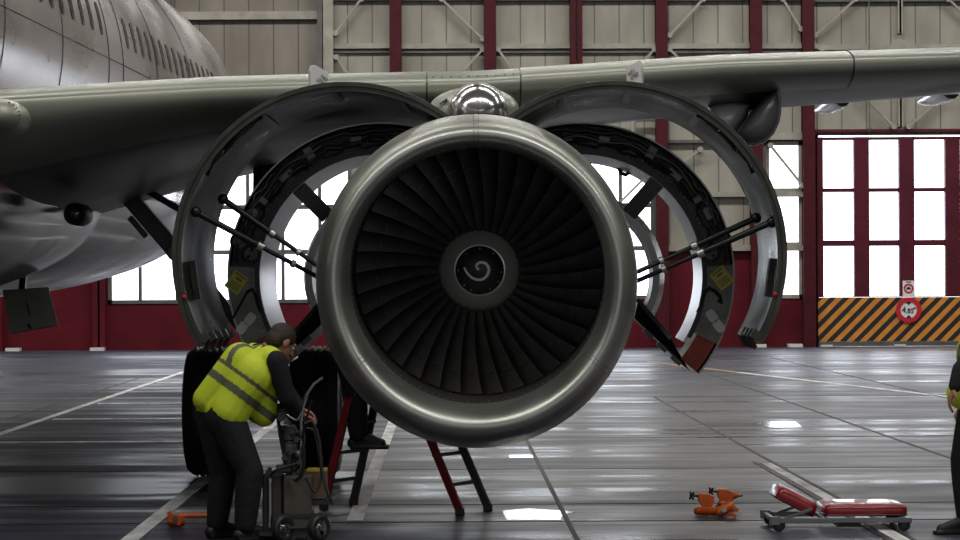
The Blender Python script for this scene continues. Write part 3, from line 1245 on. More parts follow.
do_ = lab(dome.build('pylon_dome', 'polished', jet, 60), 'mirror-polished dome on top of the nacelle')
MB().lathe(dc + Vector((0, .22, 0)), (0, -1, 0), [(.22, 0), (.226, .01), (.226, .03), (.22, .04)], 48).build('dome_band', 'ring_metal', do_)
MB().box(P(478, 133, 19.5), (.30, .5, .25)).build('pylon_mount', 'case_dark', jet, 0)


# arc shells (opened doors) --------------------------------------------------


def arc_pts(c, r, a0, a1, n, d=0.0, yaw=YAW):
    return [Vector((c.x + yaw * d + r * cos(R(a0 + (a1 - a0) * i / n)), c.y + d, c.z + r * sin(R(a0 + (a1 - a0) * i / n)))) for i in range(n + 1)]


def shell(c, stations, a0, a1, n, thick, yaw=YAW):
    """closed curved shell: stations are (depth, outer radius)"""
    mb = MB()
    outer = [arc_pts(c, r_, a0, a1, n, d, yaw) for d, r_ in stations]
    inner = [arc_pts(c, r_ - thick, a0, a1, n, d, yaw) for d, r_ in stations]
    loop = outer + inner[::-1]
    mb.rings(loop + [loop[0]], False)
    for k in (0, -1):
        mb.add([r_[k] for r_ in loop], [tuple(range(len(loop)))])
    return mb


def pol(c, r_, a, d=0.0, yaw=YAW):
    return Vector((c.x + yaw * d + r_ * cos(R(a)), c.y + d, c.z + r_ * sin(R(a))))


def fan_cowl(side):
    c = P(613, 255, 19.0) if side > 0 else P(346, 256, 19.0)
    r_ = 174 * 19.0 / F
    A = (lambda a: a) if side > 0 else (lambda a: 180 - a)
    a0, a1 = A(-31), A(130)
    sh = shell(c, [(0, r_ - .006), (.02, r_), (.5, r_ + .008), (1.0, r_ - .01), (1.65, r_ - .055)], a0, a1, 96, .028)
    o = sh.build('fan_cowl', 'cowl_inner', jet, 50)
    ce = shell(c, [(-.006, r_ + .002), (.012, r_ + .004)], a0, a1, 96, .03)
    ce.build('cowl_rim', 'cowl_edge', o, 50)
    lab(o, 'open fan cowl door on the %s of the engine' % ('right' if side > 0 else 'left'))
    # front and rear stiffener frames standing in from the skin
    fr = shell(c, [(.012, r_ - .026), (.04, r_ - .026)], a0, a1, 90, .038)
    fr.build('front_frame', 'cowl_edge', o, 50)
    sg_ = MB()
    for a in (58, 84, 108):
        sg_.bar(pol(c, r_ - .03, A(a), .05), pol(c, r_ - .055, A(a), 1.3), .05, .014, up=pol(c, 1, A(a)) - c)
    sg_.build('stringers', 'cowl_edge', o, 0)
    # latches along the lower edge
    for i, d in enumerate((.06, .42, .78, 1.12)):
        lt = MB()
        lt.box(pol(c, r_ - .05, A(-29.5), d), (.10, .1, .06), (0, R(A(-31) + (0 if side > 0 else 180)) * -1, 0))
        lt.cyl(pol(c, r_ - .09, A(-31.5), d), pol(c, r_ - .02, A(-33.5), d), .016, 8)
        lt.build('latch', 'cowl_edge', o, 0)
    for a, d, hh in ((52, .25, .10), (47, .25, .08), (43, .3, .10), (38, .2, .07), (-8, .7, .28)):
        MB().box(pol(c, r_ - .055, A(a), d), (.045, .12, hh), (0, -R(A(a)), 0)).build('bracket', 'bulkhead_dark', o, 0)
    tb = MB()
    for rr, ph in ((.052, 0), (.066, 2)):
        pts = [pol(c, r_ - rr - .008 * sin(i * 1.3 + ph), A(30 + i * 2.2), .22 + .03 * cos(i + ph)) for i in range(14)]
        tb.tube(pts, .009, 6)
    tb.build('harness', 'hose_black', o)
    # white strake standing on top of the cowl near its front
    s0 = P(626.5, 82, 19.25) if side > 0 else P(311, 86, 19.25)
    s1 = P(641.5, 85, 19.55) if side > 0 else P(327.5, 84, 19.55)
    if side > 0:
        poly = [s0, P(641.3, 86, 19.25), P(641, 68, 19.25), P(638.5, 60, 19.25), P(632, 64, 19.25), P(626, 66, 19.25)]
    else:
        poly = [P(310.5, 88, 19.25), P(328.5, 85, 19.25), P(328, 72, 19.25), P(315, 65, 19.25), P(312.5, 65, 19.25), P(310.5, 70, 19.25)]
    stv = MB().prism(poly, (.02 * side, .05, 0)).build('strake', 'tag_white', o, 0, bevel=.004)
    lab(stv, 'white strake on the cowl edge')
    tp = P(633, 74, 19.24) if side > 0 else P(322.5, 80, 19.24)
    for dy, tx in ((.018, 'NO'), (-.018, 'STEP')):
        ang = R(38) if side > 0 else R(-38)
        q = tp + Vector((-sin(ang) * dy, 0, cos(ang) * dy))
        text_obj('lettering', tx, .034, facing(q, ang), 'sign_black', o, .0015)
    # small red fastener
    MB().ball(pol(c, r_ - .05, A(-14), .0), .018, 8, 6).build('red_knob', 'sign_red', o)
    # hold-open rods
    if side > 0:
        rods = (((756, 218, 19.5), (637, 272, 19.45)), ((772, 222, 19.08), (637, 281, 19.3)))
    else:
        rods = (((223, 199, 19.5), (318, 266, 19.45)), ((196, 212, 19.08), (318, 277, 19.3)))
    for p0, p1 in rods:
        q0, q1 = P(*p0), P(*p1)
        rd = MB().cyl(q0, q1, .017, 12)
        rd.cyl(q0, q0.lerp(q1, .52), .023, 12)
        rd.ball(q0, .04, 12, 8)
        ro = rd.build('hold_open_rod', 'rod_black', o)
        MB().cyl(q0.lerp(q1, .50), q0.lerp(q1, .545), .032, 14).build('rod_collar', 'ring_metal', ro)
        MB().cyl(q0.lerp(q1, .78), q0.lerp(q1, .81), .028, 14).build('rod_collar', 'ring_metal', ro)
    return o


cowl_r = fan_cowl(1)
cowl_l = fan_cowl(-1)


def reverser(side):
    dd = 20.2
    c = P(581, 276, dd) if side > 0 else P(381, 276, dd)
    Ro, Ri = 1.143, .915
    A = (lambda a: a) if side > 0 else (lambda a: 180 - a)
    aT = 120
    # front bulkhead
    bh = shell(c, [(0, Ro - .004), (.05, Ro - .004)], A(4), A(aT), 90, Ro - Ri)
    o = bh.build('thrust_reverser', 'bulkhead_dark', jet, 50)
    lab(o, 'open thrust reverser half on the %s' % ('right' if side > 0 else 'left'))
    gp = shell(c, [(-.006, Ro - .006), (.05, Ro - .006)], A(-27), A(4), 30, Ro - Ri - .004)
    gpo = gp.build('equipment_panel', 'bulkhead_grey', o, 50)
    fp = shell(c, [(.0, Ro - .006), (.04, Ro - .006)], A(-40), A(-27), 16, Ro - Ri - .06)
    lab(fp.build('fire_seal', 'fire_red', o, 50), 'orange red painted lower end')
    # outer skin and duct walls
    sk = shell(c, [(.0, Ro + .008), (.5, Ro + .01), (1.1, Ro - .05), (1.5, Ro - .11)], A(-40), A(aT), 90, .03)
    sk.build('outer_skin', 'cowl_paint', o, 50)
    dw = shell(c, [(.0, Ri + .012), (.25, Ri + .004), (.6, Ri - .008), (.9, Ri - .012)], A(-33), A(aT), 90, .02)
    lab(dw.build('duct_wall', 'duct_silver', o, 50), 'bright metal bypass duct wall')
    MB().add(*(lambda s: (s.v, s.f))(shell(c, [(-.012, Ri + .03), (.0, Ri + .03)], A(-30), A(aT), 90, .035))).build('seal_rim', 'hose_black', o, 50)
    iw = shell(c, [(.35, .60), (.8, .655), (1.3, .60)], A(-36), A(aT - 6), 80, .05)
    iw.build('inner_wall', 'duct_grey', o, 50)
    # fasteners along the duct edge
    bl_ = MB()
    for k in range(64):
        a = A(-25 + 140 * k / 63)
        bl_.ball(pol(c, Ri + .055, a, -.008), .0085, 6, 4)
    bl_.build('rim_bolts', 'bolt_metal', o)
    # latch beam at the bottom, from the outer tip to the inner wall
    if side > 0:
        p0, p1, q1, q0 = (690, 371), (634, 318), (638, 300), (671, 339)
    else:
        p0, p1, q1, q0 = (262, 378), (321, 325), (318, 305), (286, 342)
    bm_ = MB().prism([P(*p0, 20.22), P(*p1, 20.5), P(*q1, 20.5), P(*q0, 20.22)], (YAW * 1.2, 1.2, 0))
    bm_.build('latch_beam', 'beam_dark', o, 0, bevel=.012)
    gpb = MB().bar(P(*q0, 20.2), P(*q1, 20.48), .03, .02, up=(0, 1, 0))
    gpb.build('beam_edge', 'bulkhead_grey', o, 0)
    for t in (.25, .5, .75):
        q = P(*p0, 20.2).lerp(P(*p1, 20.48), t) + Vector((0, 0, -.02))
        MB().box(q, (.09, .05, .035), (0, R(42 * side), 0)).build('latch', 'strut_metal', o, 0)
    # upper brace between duct and inner wall
    u0, u1 = (P(659, 180, 20.3), P(629, 214, 20.6)) if side > 0 else (P(293, 182, 20.3), P(326, 215, 20.6))
    MB().bar(u0, u1, .12, .085, up=(0, 1, 0)).build('duct_brace', 'cowl_paint', o, 0, bevel=.01)
    # plumbing, harness and boxes on the front face
    pb = MB()
    for k, (rr, a_s, a_e, tr_) in enumerate(((1.09, 6, 112, .014), (1.05, 14, 108, .011), (1.015, 30, 100, .016), (1.0, 8, 60, .008), (1.11, 40, 115, .009), (.985, 55, 112, .008))):
        n = 26
        pts = [pol(c, rr + .013 * sin(i * .9 + k) + .008 * sin(i * 2.3), A(a_s + (a_e - a_s) * i / n), -.035 - .012 * sin(i * 1.7 + k)) for i in range(n + 1)]
        pb.tube(pts, tr_, 7)
    pb.build('plumbing', 'hose_black', o)
    pm = MB()
    for rr, a_s, a_e in ((1.07, 20, 66), (1.03, 62, 110), (1.1, 22, 40)):
        n = 18
        pts = [pol(c, rr + .016 * sin(i * .7), A(a_s + (a_e - a_s) * i / n), -.05) for i in range(n + 1)]
        pm.tube(pts, .010, 7)
    pm.build('metal_pipes', 'strut_metal', o)
    for a, rr, s3 in ((26, 1.055, (.06, .05, .10)), (33, 1.04, (.07, .06, .05)), (47, 1.03, (.05, .05, .12)), (60, 1.06, (.10, .05, .07)), (80, 1.03, (.06, .05, .09))):
        bxo = MB().box(pol(c, rr, A(a), -.03), s3, (0, -R(A(a)), 0))
        bxo.build('junction_box', 'bulkhead_grey', o, 0, bevel=.006)
    for a, rr in ((96, 1.03), (10, .985), (14, 1.09)):
        MB().lathe(pol(c, rr, A(a), .0), (0, -1, 0), [(.07, 0), (.07, .035), (.055, .04), (.05, .02), (.02, .02), (.02, .05), (.001, .05)], 24).build('round_fitting', 'strut_metal', o)
    # yellow placard, white ovals, cable on the grey panel
    pcn = P(722, 278, dd - .02) if side > 0 else P(236.5, 282.5, dd - .02)
    th = R(38) if side > 0 else R(-36)
    rot = Matrix.Rotation(-th, 3, 'Y')
    pl = MB().box(pcn, (.125, .006, .15) if side < 0 else (.125, .006, .15), rot).build('placard', 'placard_yellow', gpo, 0)
    lab(pl, 'yellow warning placard')
    pi_ = MB()
    for zz, ww, hh in ((.058, .10, .012), (.03, .05, .018), (-.005, .09, .006), (-.02, .09, .006), (-.035, .085, .006), (-.05, .09, .006)):
        pi_.box(pcn + rot @ Vector((.0, -.004, zz)), (ww, .004, hh), rot)
    pi_.build('placard_print', 'placard_ink', gpo, 0)
    for (px, py) in (((712, 316), (719, 326)) if side > 0 else ((250, 319), (242, 328))):
        q = P(px, py, dd - .016)
        ov = MB()
        ov.rings([[q + rot @ Vector((.035 * abs(cos(t)) ** .6 * (1 if cos(t) > 0 else -1), dy, .05 * abs(sin(t)) ** .6 * (1 if sin(t) > 0 else -1))) for t in [2 * pi * k / 24 for k in range(24)]] for dy in (0, .01)], True, True, True)
        ov.build('sticker', 'sign_white', gpo, 0)
    if side > 0:
        cp = [(706, 292), (709, 288), (715, 291), (720, 296), (722, 303), (718, 300)]
        cq = [(706, 290), (701, 304), (697, 312)]
    else:
        cp = [(247, 292), (252, 289), (256, 296), (258, 305), (261, 312)]
        cq = [(247, 292), (241, 303), (236, 312), (233, 318)]
    MB().tube([P(x, y, dd - .03) for x, y in cp], .012, 8).tube([P(x, y, dd - .025) for x, y in cq], .008, 8).build('cable', 'hose_black', gpo)
    if side > 0:
        MB().tube([P(x, y, 20.9) for x, y in ((618, 158), (618.5, 167), (621, 173), (625.5, 175), (630, 172), (632, 165), (632, 156))], .016, 8).build('hanging_hose', 'hose_black', o)
    return o


rev_r = reverser(1)
rev_l = reverser(-1)

# ------------------------------------------------------------------ people
DG = bpy.context.evaluated_depsgraph_get


def remesh(mb, name, material, parent, voxel=.008, smooth_it=4, face_mat=None):
    """one continuous surface grown round overlapping capsules"""
    me = bpy.data.meshes.new(name)
    org = parent_base(parent)
    me.from_pydata([tuple(q - org) for q in mb.v], [], mb.f)
    t = bpy.data.objects.new('tmp', me)
    COL.objects.link(t)
    md = t.modifiers.new('r', 'REMESH')
    md.mode = 'VOXEL'
    md.voxel_size = voxel
    if smooth_it:
        sm = t.modifiers.new('s', 'SMOOTH')
        sm.factor = .5
        sm.iterations = smooth_it
    dg = DG()
    dg.update()
    m2 = bpy.data.meshes.new_from_object(t.evaluated_get(dg))
    bpy.data.objects.remove(t)
    bpy.data.meshes.remove(me)
    m2.name = name
    m2.materials.clear()
    for q in (material if isinstance(material, (list, tuple)) else [material]):
        m2.materials.append(MATS[q])
    m2.shade_smooth()
    if face_mat:
        idx = [face_mat(p.center + org) for p in m2.polygons]
        m2.polygons.foreach_set('material_index', idx)
    o = bpy.data.objects.new(name, m2)
    COL.objects.link(o)
    o.parent = parent
    return o


def hand(mb, wrist, fwd, side, up, curl=.8, left=False):
    """palm, four bent fingers of different length and a thumb leaving the side of the palm"""
    fwd = Vector(fwd).normalized()
    side = (Vector(side) - fwd * Vector(side).dot(fwd)).normalized()
    nrm = fwd.cross(side).normalized()
    pm = wrist + fwd * .05
    for s in (-.028, -.010, .010, .028):
        mb.capsule(wrist + side * s * .6 + fwd * .01, .016, wrist + fwd * .088 + side * s, .013, 10)
    for i, (s, L) in enumerate(((-.031, .072), (-.011, .083), (.011, .078), (.031, .06))):
        p = wrist + fwd * .092 + side * s
        ang = 0.0
        for j, fr in enumerate((.45, .32, .23)):
            ang += curl * (.6 if j == 0 else .75)
            dv = fwd * cos(ang) + nrm * sin(ang)
            q = p + dv * L * fr
            mb.capsule(p, .0098 - .0006 * j, q, .0092 - .0006 * j, 10)
            p = q
    p = wrist + fwd * .03 - side * .03
    q = p + (fwd * .6 - side * .65 + nrm * .45).normalized() * .038
    mb.capsule(p, .0125, q, .0108, 10)
    mb.capsule(q, .0108, q + (fwd * .85 - side * .1 + nrm * .6).normalized() * .032, .009, 10)


def head(mb, c, face, up):
    """skull, jaw, nose and ears; c = centre of the head"""
    face = Vector(face).normalized()
    up = Vector(up)
    up = (up - face * up.dot(face)).normalized()
    sd = face.cross(up)
    m = Matrix((sd, face, up)).transposed()
    L = lambda x, y, z: c + m @ Vector((x, y, z))
    mb.ball(L(0, -.012, .03), (.076, .094, .090), 20, 12, m)
    mb.ball(L(0, .022, -.035), (.060, .066, .078), 18, 10, m)
    mb.capsule(L(0, .070, -.085), .026, L(0, .045, -.075), .04, 12)
    mb.capsule(L(0, .088, .022), .010, L(0, .108, -.018), .016, 10)
    mb.capsule(L(-.02, .092, -.024), .009, L(.02, .092, -.024), .009, 8)
    mb.capsule(L(-.026, .085, -.056), .008, L(.026, .085, -.056), .008, 8)
    mb.capsule(L(-.045, .078, .034), .011, L(.045, .078, .034), .011, 8)
    for s in (-1, 1):
        mb.ball(L(.078 * s, -.004, .0), (.013, .022, .034), 12, 8, m)
    return L, m


def person(name, label, J, face, up, facing_dir, hands, vest=True, hair_long=False, stripes_at=((.30, .40), (.52, .57)), cap_hat=False):
    """J: joints in metres (world). Builds one continuous body plus its clothing."""
    root = thing(name, label, 'person', Vector(J['base']))
    body = MB()
    L, m = head(body, J['head'], face, up)
    body.capsule(J['neck'], .058, J['head'] - Vector(up).normalized() * .05, .055)
    rt = (J['rsh'] - J['lsh']).normalized()

    def torso(mb, gr, ab=True):
        for s in (-.085, 0, .085):
            mb.capsule(J['pelvis'] + rt * s, .105 + gr, J['waist'] + rt * s * .9, .098 + gr)
            mb.capsule(J['waist'] + rt * s * .9, .098 + gr, J['chest'] + rt * s * 1.1, .112 + gr)
            mb.capsule(J['chest'] + rt * s * 1.1, .108 + gr, J['neck'] + rt * s * .8 - (J['neck'] - J['chest']) * .25, .07 + gr)
        mb.capsule(J['lsh'], .062 + gr, J['rsh'], .062 + gr)

    def arm(mb, s, gr, t=1.0):
        sh, el, wr = J[s + 'sh'], J[s + 'el'], J[s + 'wr']
        mb.capsule(sh, .060 + gr, el, .044 + gr)
        mb.capsule(el, .045 + gr, el.lerp(wr, t), .030 + gr)

    def leg(mb, s, gr, t=1.0):
        hp, kn, an = J[s + 'hip'], J[s + 'kn'], J[s + 'an']
        mb.capsule(hp, .095 + gr, kn, .060 + gr)
        mb.capsule(kn, .060 + gr, kn.lerp(an, .4), .058 + gr)
        mb.capsule(kn.lerp(an, .4), .058 + gr, kn.lerp(an, t), .042 + gr)

    torso(body, 0)
    for s in 'lr':
        arm(body, s, 0)
        leg(body, s, 0)
        body.capsule(J[s + 'an'] - Vector((0, 0, .02)), .04, J[s + 'toe'] - Vector((0, 0, .0)), .03)
        hand(body, J[s + 'wr'], *hands[s])
    remesh(body, 'body', 'skin', root, .0062, 3)
    # clothing
    tr_ = MB()
    for s in (-.085, 0, .085):
        tr_.capsule(J['pelvis'] + rt * s, .118, J['pelvis'].lerp(J['waist'], .75) + rt * s * .9, .112)
    for s in 'lr':
        leg(tr_, s, .032, .97)
        tr_.capsule(J[s + 'kn'].lerp(J[s + 'an'], .8), .066, J[s + 'kn'].lerp(J[s + 'an'], .97), .068)
    remesh(tr_, 'trousers', 'trouser', root, .012, 3)
    jk = MB()
    torso(jk, .012)
    for s in 'lr':
        arm(jk, s, .016, .93)
    remesh(jk, 'jacket', 'navy_cloth', root, .012, 3)
    if vest:
        vs_ = MB()
        for s in (-.10, 0, .10):
            w0 = J['pelvis'].lerp(J['waist'], .25)
            vs_.capsule(w0 + rt * s, .132, J['waist'] + rt * s, .128)
            vs_.capsule(J['waist'] + rt * s, .128, J['chest'] + rt * s * 1.1, .140)
            vs_.capsule(J['chest'] + rt * s * 1.1, .138, J['neck'] + rt * s * 1.0 - (J['neck'] - J['chest']) * .32, .092)
        vs_.capsule(J['lsh'].lerp(J['rsh'], .12), .085, J['lsh'].lerp(J['rsh'], .88), .085)
        for e in J.get('vest_extra', []):
            vs_.capsule(*e)
        sp0, sp1 = J['pelvis'], J['neck']
        ax_ = sp1 - sp0

        def fm(q):
            t = (q - sp0).dot(ax_) / ax_.length_squared
            lat = (q - sp0).dot(rt)
            for a_, c_ in stripes_at:
                if a_ < t < c_:
                    return 1
            if t > stripes_at[-1][1] and .075 < abs(lat) < .115:
                return 1
            return 0
        v = remesh(vs_, 'vest', ['hi_vis', 'reflective'], root, .010, 4, fm)
        lab(v, 'lime hi-vis vest with dark bands')
    for s in 'lr':
        bt = MB()
        an, toe = J[s + 'an'], J[s + 'toe']
        fw = toe - an
        fw.z = 0
        fw.normalize()
        zf = J[s + 'sole']
        heel = Vector((an.x, an.y, zf + .045)) - fw * .045
        bt.capsule(heel, .043, Vector((toe.x, toe.y, zf + .036)) + fw * .02, .036)
        bt.capsule(heel + fw * .05 + Vector((0, 0, .02)), .05, Vector((an.x, an.y, zf + .14)), .054)
        bt.capsule(Vector((an.x, an.y, zf + .08)) + fw * .04, .045, Vector((toe.x, toe.y, zf + .04)), .036)
        so = fw * .08 + Vector((0, 0, 0))
        cc = Vector((an.x, an.y, zf + .012)) + fw * .085
        bt.box(cc, (.29, .085, .024), (0, 0, atan2(fw.y, fw.x)))
        remesh(bt, 'boot', 'boot', root, .008, 2)
    hr = MB()
    mm = m
    hr.ball(L(0, -.020, .042), (.086, .098, .090), 20, 12, mm)
    hr.ball(L(0, -.055, -.005), (.080, .062, .085), 18, 10, mm)
    ho = remesh(hr, 'hair', 'hair', root, .008, 2)
    ey = MB()
    for s in (-1, 1):
        ey.ball(L(.032 * s, .076, .012), .0125, 10, 8)
    ey.build('eyes', 'eye', root)
    return root


V = Vector
# mechanic in the foreground, bent over his cart
d0 = 17.95
fd = Vector((cos(R(32)), sin(R(32)), 0))                 # facing right and a little away
rd = Vector((fd.y, -fd.x, 0))                            # his right-hand side, nearer the camera
pel = P(220, 414, d0)
che = P(247, 374, d0)
nek = P(268, 350, d0 + .05)
J = {'pelvis': pel, 'waist': P(231, 398, d0), 'chest': che, 'neck': nek, 'head': P(281.5, 343, d0 + .08),
     'rsh': P(264, 361, d0) + rd * .17, 'lsh': P(262, 357, d0) - rd * .17}
J['rhip'], J['lhip'] = pel + rd * .09 + V((0, 0, -.02)), pel - rd * .09 + V((0, 0, -.02))
J['rkn'], J['lkn'] = P(250, 472, d0 - .12), P(223, 474, d0 + .12)
J['ran'], J['lan'] = P(245, 525, d0 - .12), P(217, 524, d0 + .12)
for s in 'rl':
    J[s + 'an'].z = .10
    J[s + 'toe'] = J[s + 'an'] + fd * .16 + V((0, 0, -.06))
    J[s + 'sole'] = 0.0
J['rel'], J['rwr'] = P(287, 398, d0 - .12), P(298, 413, d0 - .02)
J['lel'], J['lwr'] = P(287, 392, d0 + .22), P(300, 409, d0 + .16)
J['base'] = (pel.x, pel.y, 0)
J['vest_extra'] = [(P(262, 376, d0) + rd * .05, .10, P(262, 414, d0) + rd * .03, .085), (P(262, 374, d0) - rd * .06, .10, P(262, 412, d0) - rd * .05, .085),
                   (P(206, 399, d0), .09, P(240, 360, d0), .12)]
hd = {'r': (V((.75, .2, -.35)), rd, (0, 0, 1), .75), 'l': (V((.8, -.2, -.35)), -rd * -1, (0, 0, 1), .75)}
person('mechanic', 'person in a lime vest bending over a grey service cart', J, fd + V((0, 0, -.75)), V((.35, .2, 1)), fd, hd)

# worker at the right edge of the picture
d1 = 18.0
fx = V((-1, -.15, 0)).normalized()
r1 = V((fx.y, -fx.x, 0))
X0 = 3.52
pel = V((X0 + .05, d1, .92))
J = {'pelvis': pel, 'waist': V((X0 + .04, d1, 1.04)), 'chest': V((X0 + .05, d1, 1.22)), 'neck': V((X0 + .05, d1, 1.40)), 'head': V((X0 + .03, d1, 1.56))}
sh = V((X0 + .05, d1, 1.345))
J['rsh'], J['lsh'] = sh + r1 * .18, sh - r1 * .18
J['rhip'], J['lhip'] = pel + r1 * .09, pel - r1 * .09
J['rkn'], J['lkn'] = V((X0 - .06, d1 + .1, .5)), V((X0 + .03, d1 - .1, .5))
J['ran'], J['lan'] = V((X0 - .04, d1 + .1, .1)), V((X0 + .14, d1 - .1, .1))
for s in 'rl':
    J[s + 'toe'] = J[s + 'an'] + fx * .16 + V((0, 0, -.06))
    J[s + 'sole'] = 0.0
J['lel'], J['lwr'] = P(961, 370, d1 - .24), P(955, 387, d1 - .27)
J['rel'], J['rwr'] = V((X0 + .10, d1 + .27, 1.08)), V((X0 + .02, d1 + .27, .86))
J['base'] = (X0, d1, 0)
J['vest_extra'] = [(V((X0 - .05, d1 - .03, 1.0)), .12, V((X0 - .10, d1 - .08, .95)), .11)]
hd = {'r': (V((-.8, -.2, -.4)), V((0, 1, 0)), (0, 0, 1), .7), 'l': (V((-.35, .1, -.9)), V((0, 1, 0)), (0, 0, 1), .5)}
person('worker', 'person in dark clothes and hi-vis vest cut off by the right frame edge', J, fx + V((0, 0, -.2)), V((0, 0, 1)), fx, hd)

# worker on the step ladder behind the engine
fx = V((1, -.15, 0)).normalized()
r1 = V((fx.y, -fx.x, 0))
FZ2 = .448
X0, Y0 = -.735, 20.5
pel = V((X0 - .03, Y0, FZ2 + .92))
J = {'pelvis': pel, 'waist': V((X0 - .02, Y0, FZ2 + 1.04)), 'chest': V((X0 + .05, Y0, FZ2 + 1.25)), 'neck': V((X0 + .1, Y0, FZ2 + 1.42)), 'head': V((X0 + .14, Y0, FZ2 + 1.57))}
sh = V((X0 + .08, Y0, FZ2 + 1.37))
J['rsh'], J['lsh'] = sh + r1 * .18, sh - r1 * .18
J['rhip'], J['lhip'] = pel + r1 * .09, pel - r1 * .09
J['rkn'], J['lkn'] = V((X0 + .02, Y0 - .1, FZ2 + .5)), V((X0 + .02, Y0 + .1, FZ2 + .5))
J['ran'], J['lan'] = V((X0 + .06, Y0 - .09, FZ2 + .1)), V((X0 + .06, Y0 + .09, FZ2 + .1))
for s in 'rl':
    J[s + 'toe'] = J[s + 'an'] + fx * .15 + V((0, 0, -.06))
    J[s + 'sole'] = FZ2
J['rel'], J['rwr'] = V((X0 + .24, Y0 - .24, FZ2 + 1.22)), V((X0 + .4, Y0 - .12, FZ2 + 1.36))
J['lel'], J['lwr'] = V((X0 + .24, Y0 + .24, FZ2 + 1.22)), V((X0 + .4, Y0 + .12, FZ2 + 1.36))
J['base'] = (X0, Y0, FZ2)
hd = {'r': (V((.8, .2, .3)), V((0, 1, 0)), (0, 0, 1), .6), 'l': (V((.8, -.2, .3)), V((0, 1, 0)), (0, 0, 1), .6)}
person('ladder_worker', 'person in dark trousers and boots standing on the step ladder behind the inlet', J, fx, V((0, 0, 1)), fx, hd, vest=False)

# ------------------------------------------------------------------ step ladder under the engine
ld = thing('step_ladder', 'red and grey step ladder standing under the engine inlet', 'ladder', (-.4, 20.15, 0))
wv = V((.50, .86, 0)) * .21
apx = V((-.46, 20.5, 1.5))
for nm, ft, mfront in (('L', V((-.83, 20.5, 0)), 1), ('R', V((.19, 19.95, 0)), 1)):
    for s, mm in ((-1, 'ladder_red'), (1, 'ladder_grey')):
        a, c = ft + wv * s, apx + wv * s * .9 + (V((.03, -.02, 0)) if nm == 'R' else V((-.03, .02, 0)))
        a.z = .03
        rl = MB().bar(a, c, .062, .028, up=wv).build('rail', mm, ld, 0, bevel=.004)
        lab(rl, 'red rail' if s < 0 else 'grey rail')
        fo = MB().box(a + V((0, 0, -.005)), (.07, .06, .05)).build('foot', 'hose_black', rl, 0, bevel=.006)
    n = 6
    for i in range(1, n + 1):
        z = .215 * i
        t = z / 1.5
        q = ft.lerp(apx, t)
        q.z = z
        MB().bar(q - wv * .98, q + wv * .98, .05, .028).build('rung', 'ladder_grey', ld, 0, bevel=.004)
MB().bar(apx - wv * .95, apx + wv * .95, .14, .03).build('top_cap', 'ladder_grey', ld, 0, bevel=.004)

# ------------------------------------------------------------------ service cart
cb = V((P(290, 535, 17.95).x, 17.95, 0))
ct = thing('service_cart', 'grey two-wheeled hydraulic service cart with hoses beside the bending mechanic', 'cart', cb)
dC = 17.9
x0, x1 = P(263, 500, dC).x, P(303, 500, dC).x
ztp, zbt = P(280, 473, dC).z, .05
MB().box(((x0 + x1) / 2 - .07, dC + .1, (ztp + zbt) / 2), ((x1 - x0) * .5, .26, ztp - zbt)).build('tank', 'cart_dark', ct, 0, bevel=.015)
MB().box(((x0 + x1) / 2 + .10, dC + .1, (ztp + zbt) / 2 - .0), ((x1 - x0) * .72, .30, ztp - zbt - .02)).build('body', 'cart_olive', ct, 0, bevel=.012)
MB().bar((x0 - .02, dC - .06, zbt), (x1 + .14, dC - .06, zbt), .03, .03).bar((x0 - .02, dC + .26, zbt), (x1 + .14, dC + .26, zbt), .03, .03).bar((x0 - .01, dC - .06, zbt), (x0 - .01, dC + .26, zbt), .03, .03).bar((x1 + .12, dC - .06, zbt - .01), (x1 + .12, dC - .06, zbt + .14), .03, .03).bar(
    (x0 + .1, dC - .05, zbt + .12), (x1 + .12, dC - .05, zbt + .12), .02, .02).build('base_frame', 'frame_dark', ct, 0)
MB().cyl((x0 + .05, dC - .05, .12), (x0 + .05, dC - .05, ztp - .06), .016, 12).cyl((x0 + .05, dC - .05, .09), (x0 + .05, dC - .05, .12), .022, 12).cyl(
    (x0 + .05, dC - .05, ztp - .06), (x0 + .05, dC - .05, ztp - .03), .022, 12).build('sight_tube', 'chrome', ct)
for px, dw_ in ((283, dC - .10), (319, dC - .06)):
    q = V((P(px, 525, dw_).x, dw_, .088))
    axw = V((.72, -.69, 0))
    wh = MB().lathe(q, axw, [(.052, -.028), (.075, -.03), (.088, -.018), (.088, .018), (.075, .03), (.052, .028), (.052, -.028)], 28).build('wheel', 'tyre', ct)
    MB().lathe(q, axw, [(.001, .032), (.02, .032), (.026, .016), (.052, .02), (.053, -.02), (.001, -.02)], 24).build('hub', 'chrome', wh)
qa, qb = V((P(283, 525, dC - .1).x, dC - .1, .088)), V((P(319, 525, dC - .06).x, dC - .06, .088))
MB().cyl(qa, qb, .012, 10).build('axle', 'frame_dark', ct)
# handle column, pump head and valves
MB().tube([P(301, 537, dC - .02) + V((0, 0, .1)), P(301, 422, dC - .02), P(303, 408, dC - .02), P(307, 394, dC - .02), P(314, 384, dC - .02), P(323, 377.5, dC - .02)], .011, 10).build('handle', 'chrome', ct)
pu = MB()
pu.cyl(P(289, 473, dC), P(289, 440, dC), .04, 16).cyl(P(289, 440, dC), P(289, 425, dC), .05, 16).cyl(P(280, 432, dC), P(298, 432, dC), .02, 12)
pu.cyl(P(294, 470, dC), P(294, 444, dC), .025, 12).box(P(284, 468, dC), (.1, .1, .05)).ball(P(298, 455, dC - .05), .035, 12, 8).box(P(290, 449, dC - .05), (.05, .05, .05))
pu.build('pump', 'strut_metal', ct, bevel=.004)
vv = MB()
for px, py in ((286, 422), (291, 452), (299, 462), (284, 458), (297, 440), (288, 484)):
    q = P(px, py, dC - .06)
    vv.cyl(q, q + V((0, -.03, 0)), .016, 10).box(q + V((.01, -.03, .01)), (.05, .012, .012), (0, R(py * 7 % 90), 0))
